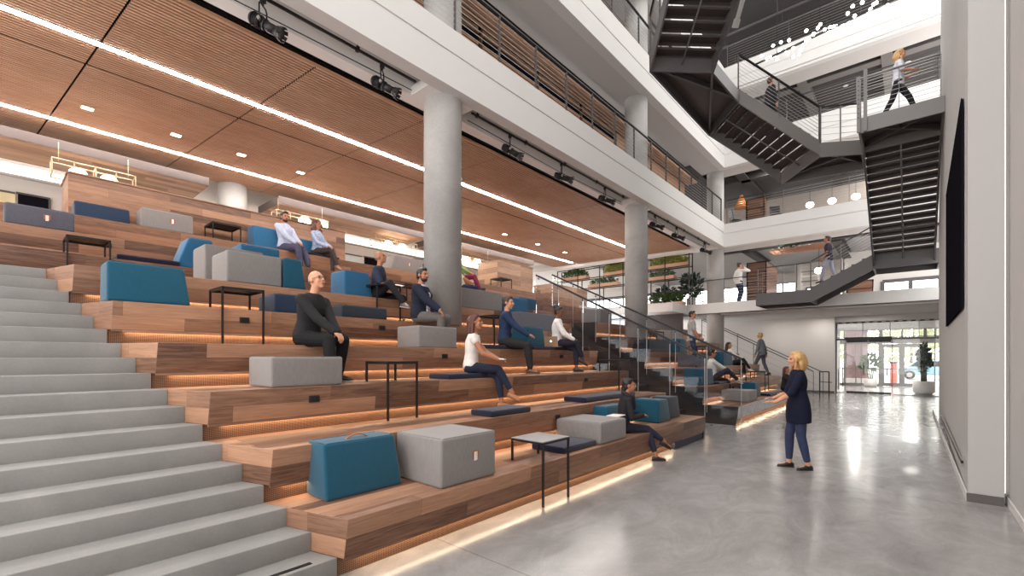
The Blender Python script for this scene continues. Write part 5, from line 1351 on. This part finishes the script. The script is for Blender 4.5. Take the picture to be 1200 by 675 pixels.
# brass frame lamps with globes over the planter walls
def frame_lamp(label, y0, y1, z, x, globes, h=.26):
    t = thing('brass_frame_lamp', label, 'lamp', (x, (y0 + y1) / 2, z)); r = .011
    m = MB()
    for xx in (x - .16, x + .16):
        for zz in (z, z + h): m.cyl((xx, y0, zz), (xx, y1, zz), r, n=6)
        k = 4
        for i in range(k + 1):
            y = y0 + (y1 - y0) * i / k; m.cyl((xx, y, z), (xx, y, z + h), r, n=6)
    for y in (y0, (y0 + y1) / 2, y1):
        for zz in (z, z + h): m.cyl((x - .16, y, zz), (x + .16, y, zz), r, n=6)
    part(m, 'brass_frame', M['brass'], t)
    for y in globes:
        m = MB(); m.ell((x, y, z + .10), (.15, .15, .15), None, 20, 14); part(m, 'globe', M['lamp'], t)
    m = MB()
    for y in (y0 + .1, y1 - .1): m.cyl((x, y, z + h), (x, y, 5.87), .006, n=6)
    part(m, 'rod', M['brass'], t)
frame_lamp('brass frame lamp with two globes over the walnut planter wall at far left', .82, 2.08, 5.2, -12.6, (1.2, 1.67), .3)
frame_lamp('brass frame lamp behind the bearded man and the curly haired woman', 4.95, 6.35, 5.28, -12.6, (5.75, 6.25), .22)
frame_lamp('brass frame lamp with two globes left of the big column', 8.5, 10.2, 5.42, -13.6, (9.1, 9.66), .3)
frame_lamp('brass frame lamp right of the big column behind the pale planter wall', 11.6, 13.2, 5.22, -12.7, (11.9, 12.5), .2)
t = thing('air_duct', 'silver round duct left of the big column at the back', 'duct', (-13.2, 10.2, 5.3)); m = MB(); m.cyl((-14.2, 10.6, 5.25), (-13.0, 11.6, 5.25), .16, n=16); part(m, 'duct_pipe', M['cable'], t)
m = MB(); m.cyl((-13.62, 11.08, 5.25), (-13.58, 11.12, 5.25), .175, n=16); part(m, 'duct_collar', M['steel_grey'], t)
m = MB(); m.cyl((-13.5, 11.2, 5.3), (-13.5, 11.2, 5.87), .015, n=6); part(m, 'hanger_rod', M['steel'], t)

# lower left balcony: slatted ceiling and the timber wall seen through the railing
m = MB()
x = -7.22
while x > -7.66: m.box(x - .05, x, -2, BY, 9.44, 9.5); x -= .09
struct(m, 'ceiling', M['slat'])
m = MB(); m.box(-7.9, -7.12, -2, BY, 9.56, 9.6); struct(m, 'ceiling', M['slat_dark'])
m = MB(); m.box(-7.82, -7.78, -2, BY, 7.42, 9.6); struct(m, 'wall_left', M['slat_dark'])
spots = ((2.2, 'nearest the camera'), (4.4, 'second from the camera'), (6.6, 'third, above the big column'), (8.8, 'fourth, right of the big column'), (11.0, 'fifth from the camera'), (13.2, 'sixth, at the far column'),
         (15.4, 'seventh, beyond the far column'), (17.6, 'eighth from the camera'), (19.7, 'farthest, at the corner column'))
for i, (y, l) in enumerate(spots):
    t = thing('slat_screen', 'tan slatted wall bay behind the lower left balcony rail, ' + l, 'wall bay', (-7.72, y, 7.42), group='slatted wall bays of the lower left balcony')
    full = y > 14
    m = MB(); z = 8.6
    while z < 9.44:
        if full or not (9.06 < z < 9.32): m.box(-7.78, -7.72, y - 1.04, y + 1.04, z, z + (.045 if z < 9.06 or full else .05))
        z += .075
    part(m, 'slats', M['slat'], t)
    m = MB(); m.box(-7.78, -7.70, y - 1.09, y - 1.04, 7.42, 9.44); part(m, 'frame_post', M['wood_dark'], t)
    if not full:
        m = MB(); m.box(-7.77, -7.74, y - 1.04, y + 1.04, 9.08, 9.31); part(m, 'dark_pane', M['screen'], t)
        m = MB(); m.box(-7.78, -7.69, y - 1.04, y + 1.04, 9.31, 9.345); part(m, 'pale_rail', M['wood_pale'], t)
    m = MB(); m.box(-7.78, -7.70, y - 1.04, y + 1.04, 7.42, 8.58); part(m, 'lower_panel', M['wood_dark'], t)
m = MB()
x = -7.3
while x > -8.2: m.box(x - .08, x, 8, BY, 12.6, 12.68); x -= .15
m.box(-8.3, -7.2, 6, BY, 12.7, 12.74); struct(m, 'ceiling', M['wood_dark'])
m = MB(); m.box(-8.05, -8.0, 6, BY, 10.92, 12.6); struct(m, 'wall_left', M['wood_dark'])

# bulb chandelier
a, b = V((-3.49, 16.0, 10.95)), V((-.47, 15.47, 10.95))
t = thing('bulb_chandelier', 'long chandelier of many bare glowing bulbs high in the atrium', 'chandelier', (-2, 15.7, 10.95))
m = MB()
for k in (-.12, 0, .12): m.cyl(a + V((0, k, k * .8)), b + V((0, k, k * .8)), .012, n=6)
for k in range(9): p = a + (b - a) * (k / 8); m.cyl(p + V((0, -.16, -.1)), p + V((0, .16, .12)), .008, n=6)
for k in (1, 4, 7): p = a + (b - a) * (k / 8); m.cyl(p, p + V((0, 0, 6)), .006, n=6)
part(m, 'rod_frame', M['steel_black'], t)
for k in range(46):
    f = (k + RR.uniform(-.3, .3)) / 45; p = a + (b - a) * f + V((0, RR.uniform(-.3, .3), RR.uniform(-.22, .25)))
    m = MB(); m.ell(p, (.045, .045, .045), None, 10, 7); part(m, 'bulb', M['bulb'], t)
m = MB()
part(MB().cyl(a + V((0, 0, .0)), a + V((-.3, .05, 0)), .03, n=8), 'end_socket', M['steel_black'], t)

# ------------------------------------------------------------------ entrance
def glazed_door(n, x0, x1, y, z1, fr, label=None, rail=.09):
    m = MB()
    m.box(x0, x1, y - .02, y + .02, .01, rail); m.box(x0, x1, y - .02, y + .02, z1 - rail, z1)
    if fr: m.box(x0, x0 + fr, y - .025, y + .025, .01, z1); m.box(x1 - fr, x1, y - .025, y + .025, .01, z1); m.box(x0, x1, y - .02, y + .02, .95, 1.0)
    o = struct(m, 'door_%d' % n, M['steel_black'] if not fr else M['steel_grey'])
    g = MB(); g.box(x0, x1, y - .006, y + .006, rail, z1 - rail); q = g.build('pane', M['glass']); q.parent = o; q['kind'] = 'structure'
    h = MB(); hx = x1 - .14 if not fr else x0 + .16; h.cyl((hx, y - .06, .85), (hx, y - .06, 1.4), .015, n=8); h.cyl((hx, y - .06, .95), (hx, y, .95), .01, n=6); h.cyl((hx, y - .06, 1.3), (hx, y, 1.3), .01, n=6)
    q = h.build('door_handle', M['steel_black'] if not fr else M['cable']); q.parent = o; q['kind'] = 'structure'
YI = 26.0
glazed_door(1, -2.25, -1.48, YI, 2.42, 0, rail=.10); glazed_door(2, -1.45, -.66, YI, 2.42, 0, rail=.10)
m = MB(); m.box(-2.66, 1.4, YI - .03, YI + .03, 2.44, 2.52); m.box(-2.66, -2.62, YI - .03, YI + .03, 0, 3.3); struct(m, 'trim_17', M['steel_grey'])
m = MB(); m.box(-2.3, -.64, YI - .06, YI + .06, 2.42, 2.56); struct(m, 'trim_18', M['steel_black'])
window(4, -2.62, -2.28, YI, .02, 2.44, 1, 1, .02); window(5, -.62, 1.2, YI, .02, 2.44, 1, 1, .02); window(6, -2.6, 1.2, YI, 2.55, 3.2, 4, 1, .02)
t = thing('pull_handle', 'pair of tall black pull handles on the glass left of the entrance doors', 'handle', (-2.5, 25.9, .3))
for x, z0 in ((-2.55, .15), (-2.38, .3)):
    m = MB(); m.cyl((x, 25.9, z0), (x, 25.9, z0 + .95), .016, n=8); m.cyl((x, 25.9, z0 + .1), (x, YI, z0 + .1), .01, n=6); m.cyl((x, 25.9, z0 + .85), (x, YI, z0 + .85), .01, n=6); part(m, 'bar', M['steel_black'], t)
YO = 33.5
for i, (a_, b_) in enumerate(((-1.26, -.42), (-.38, .52))): glazed_door(3 + i, a_, b_, YO, 2.4, .10, rail=.2)
m = MB()
for x, w in ((-3.0, .06), (-2.45, .05), (-1.31, .16), (-.40, .06), (.58, .12), (.95, .05), (1.5, .06)): m.box(x - w / 2, x + w / 2, YO - .06, YO + .06, 0, 3.3)
m.box(-3.2, 1.8, YO - .08, YO + .08, 2.42, 2.72); m.box(-3.2, 1.8, YO - .06, YO + .06, 3.22, 3.4); m.box(-3.2, -1.35, YO - .05, YO + .05, .0, .12); m.box(-3.2, -1.35, YO - .03, YO + .03, .95, 1.0)
for x in (-2.0, -.9, .1, 1.0): m.box(x - .02, x + .02, YO - .04, YO + .04, 2.72, 3.22)
struct(m, 'trim_19', M['steel_grey'])
window(7, -3.0, -1.4, YO, .12, 2.42, 2, 1, .03); window(8, -3.0, 1.4, YO, 2.75, 3.2, 5, 1, .03)
m = MB(); m.box(-3.35, -3.2, YI + .06, YO, 0, 3.6); m.box(-2.72, -2.66, YI - .35, YI + .1, 0, 3.3); struct(m, 'wall_left', M['white'])
m = MB(); m.box(1.4, 1.55, 18.6, YO + .2, 0, 3.6); struct(m, 'wall_right', M['greywall'])
ct = NT('egg_crate'); ck = ct.new('ShaderNodeTexChecker'); ck.inputs['Scale'].default_value = 7; ct.ln(ct.pos(), ck.inputs['Vector']); ck.inputs['Color1'].default_value = rgb(236, 232, 230); ck.inputs['Color2'].default_value = rgb(74, 70, 70); ct.set(ck.outputs['Color'], .8)
m = MB(); m.box(-3.2, 1.4, YI + .1, YO, 3.22, 3.28); struct(m, 'ceiling', ct.m)
# potted plants in the vestibule
def tall_plant(label, at, h, pr, n, mt, spread, sz):
    q = thing('potted_plant', label, 'plant', at)
    m = MB(); m.lathe([(pr * .72, 0), (pr, .10), (pr, pr * 1.5), (pr * .9, pr * 1.52), (pr * .88, pr * 1.4), (.01, pr * 1.4)], n=24); m.build('pot', M['pot'], q)
    m = MB(); m.cyl((0, 0, pr * 1.35), (0, 0, pr * 1.42), pr * .88, n=20); m.build('soil', M['soil'], q)
    m = MB()
    for k in range(4): m.cyl((.05 * (k - 1.5), 0, pr * 1.4), (spread * (k - 1.5) * .35, .1 * ((k % 2) - .5), h * (.75 + .08 * k)), .025, .012, 7)
    m.build('stem', M['leaf_d'], q)
    m = MB(); leaves(m, (0, 0, h * .72), (spread, spread * .7, h * .3), n, sz, RR, .5); m.build('foliage', mt, q)
tall_plant('potted plant in the white planter at the left of the entrance doors', (-1.72, 32.4, 0), 1.75, .30, 260, M['leaf'], .45, .19)
tall_plant('tall dark plant in the round white planter at the right of the entrance', (.42, 27.6, 0), 2.2, .38, 420, M['leaf_d'], .2, .15)
# outside, in bright daylight
m = MB(); m.box(-30, 30, 36, 90, -.3, -.02); struct(m, 'floor', plain('pale_paving', 206, 202, 196, .9))
t = thing('brick_pillar', 'plum brick pillar outside, left of the entrance doors', 'pillar', (-2.6, 37, 0)); m = MB(); m.box(-3.3, -2.1, 36.8, 37.6, 0, 3.4); part(m, 'shaft', M['brick'], t)
m = MB(); m.box(-3.35, -2.05, 36.75, 37.65, 0, .3); part(m, 'plinth', M['pot'], t)
t = thing('parked_car', 'pale blue parked car outside the entrance doors', 'car', (1.2, 46, 0), 0)
m = MB(); P = [(-2.1, .35), (-2.1, .75), (-1.5, .9), (-.9, 1.4), (.7, 1.42), (1.5, .95), (2.1, .8), (2.1, .35)]
m.extrude([(x, -.85, z) for x, z in P], (0, 1.7, 0)); m.build('body', plain('car_blue', 148, 190, 206, .25, .3), t, bevel=.08, fix=True)
m = MB(); Q = [(-1.35, .95), (-.85, 1.34), (.6, 1.35), (1.25, .98)]; m.extrude([(x, -.87, z) for x, z in Q], (0, 1.74, 0)); m.build('window_glass', M['screen'], t, fix=True)
for x in (-1.3, 1.3):
    for y in (-.86, .72):
        m = MB(); m.cyl((x, y, .33), (x, y + .16, .33), .33, n=20); w = m.build('wheel', M['black'], t)
        h = MB(); h.cyl((x, y - .01, .33), (x, y + .17, .33), .17, n=14); hb = h.build('hub', M['cable'], t); hb.parent = w
t = thing('red_bollard', 'red post box standing outside between the entrance doors', 'post', (-.85, 38, 0)); m = MB(); m.box(-.17, .17, -.17, .17, 0, 1.25); m.build('body', plain('coral_red', 214, 110, 96, .6), t, bevel=.02)
m = MB(); m.box(-.2, .2, -.2, .2, 1.25, 1.36); m.build('cap', M['steel'], t)
for (x, y, s_, l) in ((-6, 56, 4, 'pale green tree outside beyond the brick pillar'), (.0, 58, 4.2, 'wide pale green tree outside behind the parked car'), (5, 54, 3.6, 'pale green tree outside at the right of the entrance')):
    t = thing('tree', l, 'tree', (x, y, 0)); m = MB(); m.cyl((0, 0, 0), (0, 0, s_ * .6), .16, .1); m.build('trunk', M['wood_dark'], t)
    m = MB(); leaves(m, (0, 0, s_ * .75), (s_ * .75, s_ * .5, s_ * .5), 900, .55, RR); m.build('crown', foliage('pale_tree_leaves', rgb(186, 192, 160), rgb(226, 226, 200)), t)
# ------------------------------------------------------------------ daylight, lamps, camera
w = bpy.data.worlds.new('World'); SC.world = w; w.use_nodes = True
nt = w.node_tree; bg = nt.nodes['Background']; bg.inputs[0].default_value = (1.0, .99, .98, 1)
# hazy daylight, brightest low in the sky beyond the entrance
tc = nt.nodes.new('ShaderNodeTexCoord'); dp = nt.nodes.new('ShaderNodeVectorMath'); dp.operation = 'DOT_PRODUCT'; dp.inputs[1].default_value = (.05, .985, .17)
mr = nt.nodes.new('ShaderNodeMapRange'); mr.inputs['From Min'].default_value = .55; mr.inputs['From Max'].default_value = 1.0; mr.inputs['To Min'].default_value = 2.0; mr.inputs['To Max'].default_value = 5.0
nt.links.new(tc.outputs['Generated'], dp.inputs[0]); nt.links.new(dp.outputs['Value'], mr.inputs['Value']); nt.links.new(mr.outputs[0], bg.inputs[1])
def area(name, loc, size, power, rot=(0, 0, 0), col=(1, 1, 1)):
    l = bpy.data.lights.new(name, 'AREA'); l.shape = 'RECTANGLE'; l.size, l.size_y = size; l.energy = power; l.color = col
    o = bpy.data.objects.new(name, l); o.location = loc; o.rotation_euler = rot; COL.objects.link(o); return o
def point(name, loc, power, r=.45, col=(1, .95, .88)):
    l = bpy.data.lights.new(name, 'POINT'); l.energy = power; l.shadow_soft_size = r; l.color = col
    o = bpy.data.objects.new(name, l); o.location = loc; COL.objects.link(o); return o
cam = bpy.data.cameras.new('Camera'); co = bpy.data.objects.new('Camera', cam); COL.objects.link(co)
co.location = (0, 0, 1.6586); co.rotation_euler = (PI / 2, 0, .7172)
cam.sensor_width = 36; cam.lens = 536.56 / 1200 * 36; cam.shift_y = (418.35 - 337.5) / 1200; cam.clip_start = .02; cam.clip_end = 300
SC.camera = co
vs = SC.view_settings; vs.view_transform = 'Standard'; vs.look = 'None'; vs.gamma = 1; vs.exposure = 0.75; vs.use_curve_mapping = False
SC.cycles.max_bounces = 8; SC.cycles.diffuse_bounces = 4; SC.cycles.transparent_max_bounces = 16; SC.cycles.use_denoising = True
SC.cycles.sample_clamp_indirect = 6
bpy.context.view_layer.update()
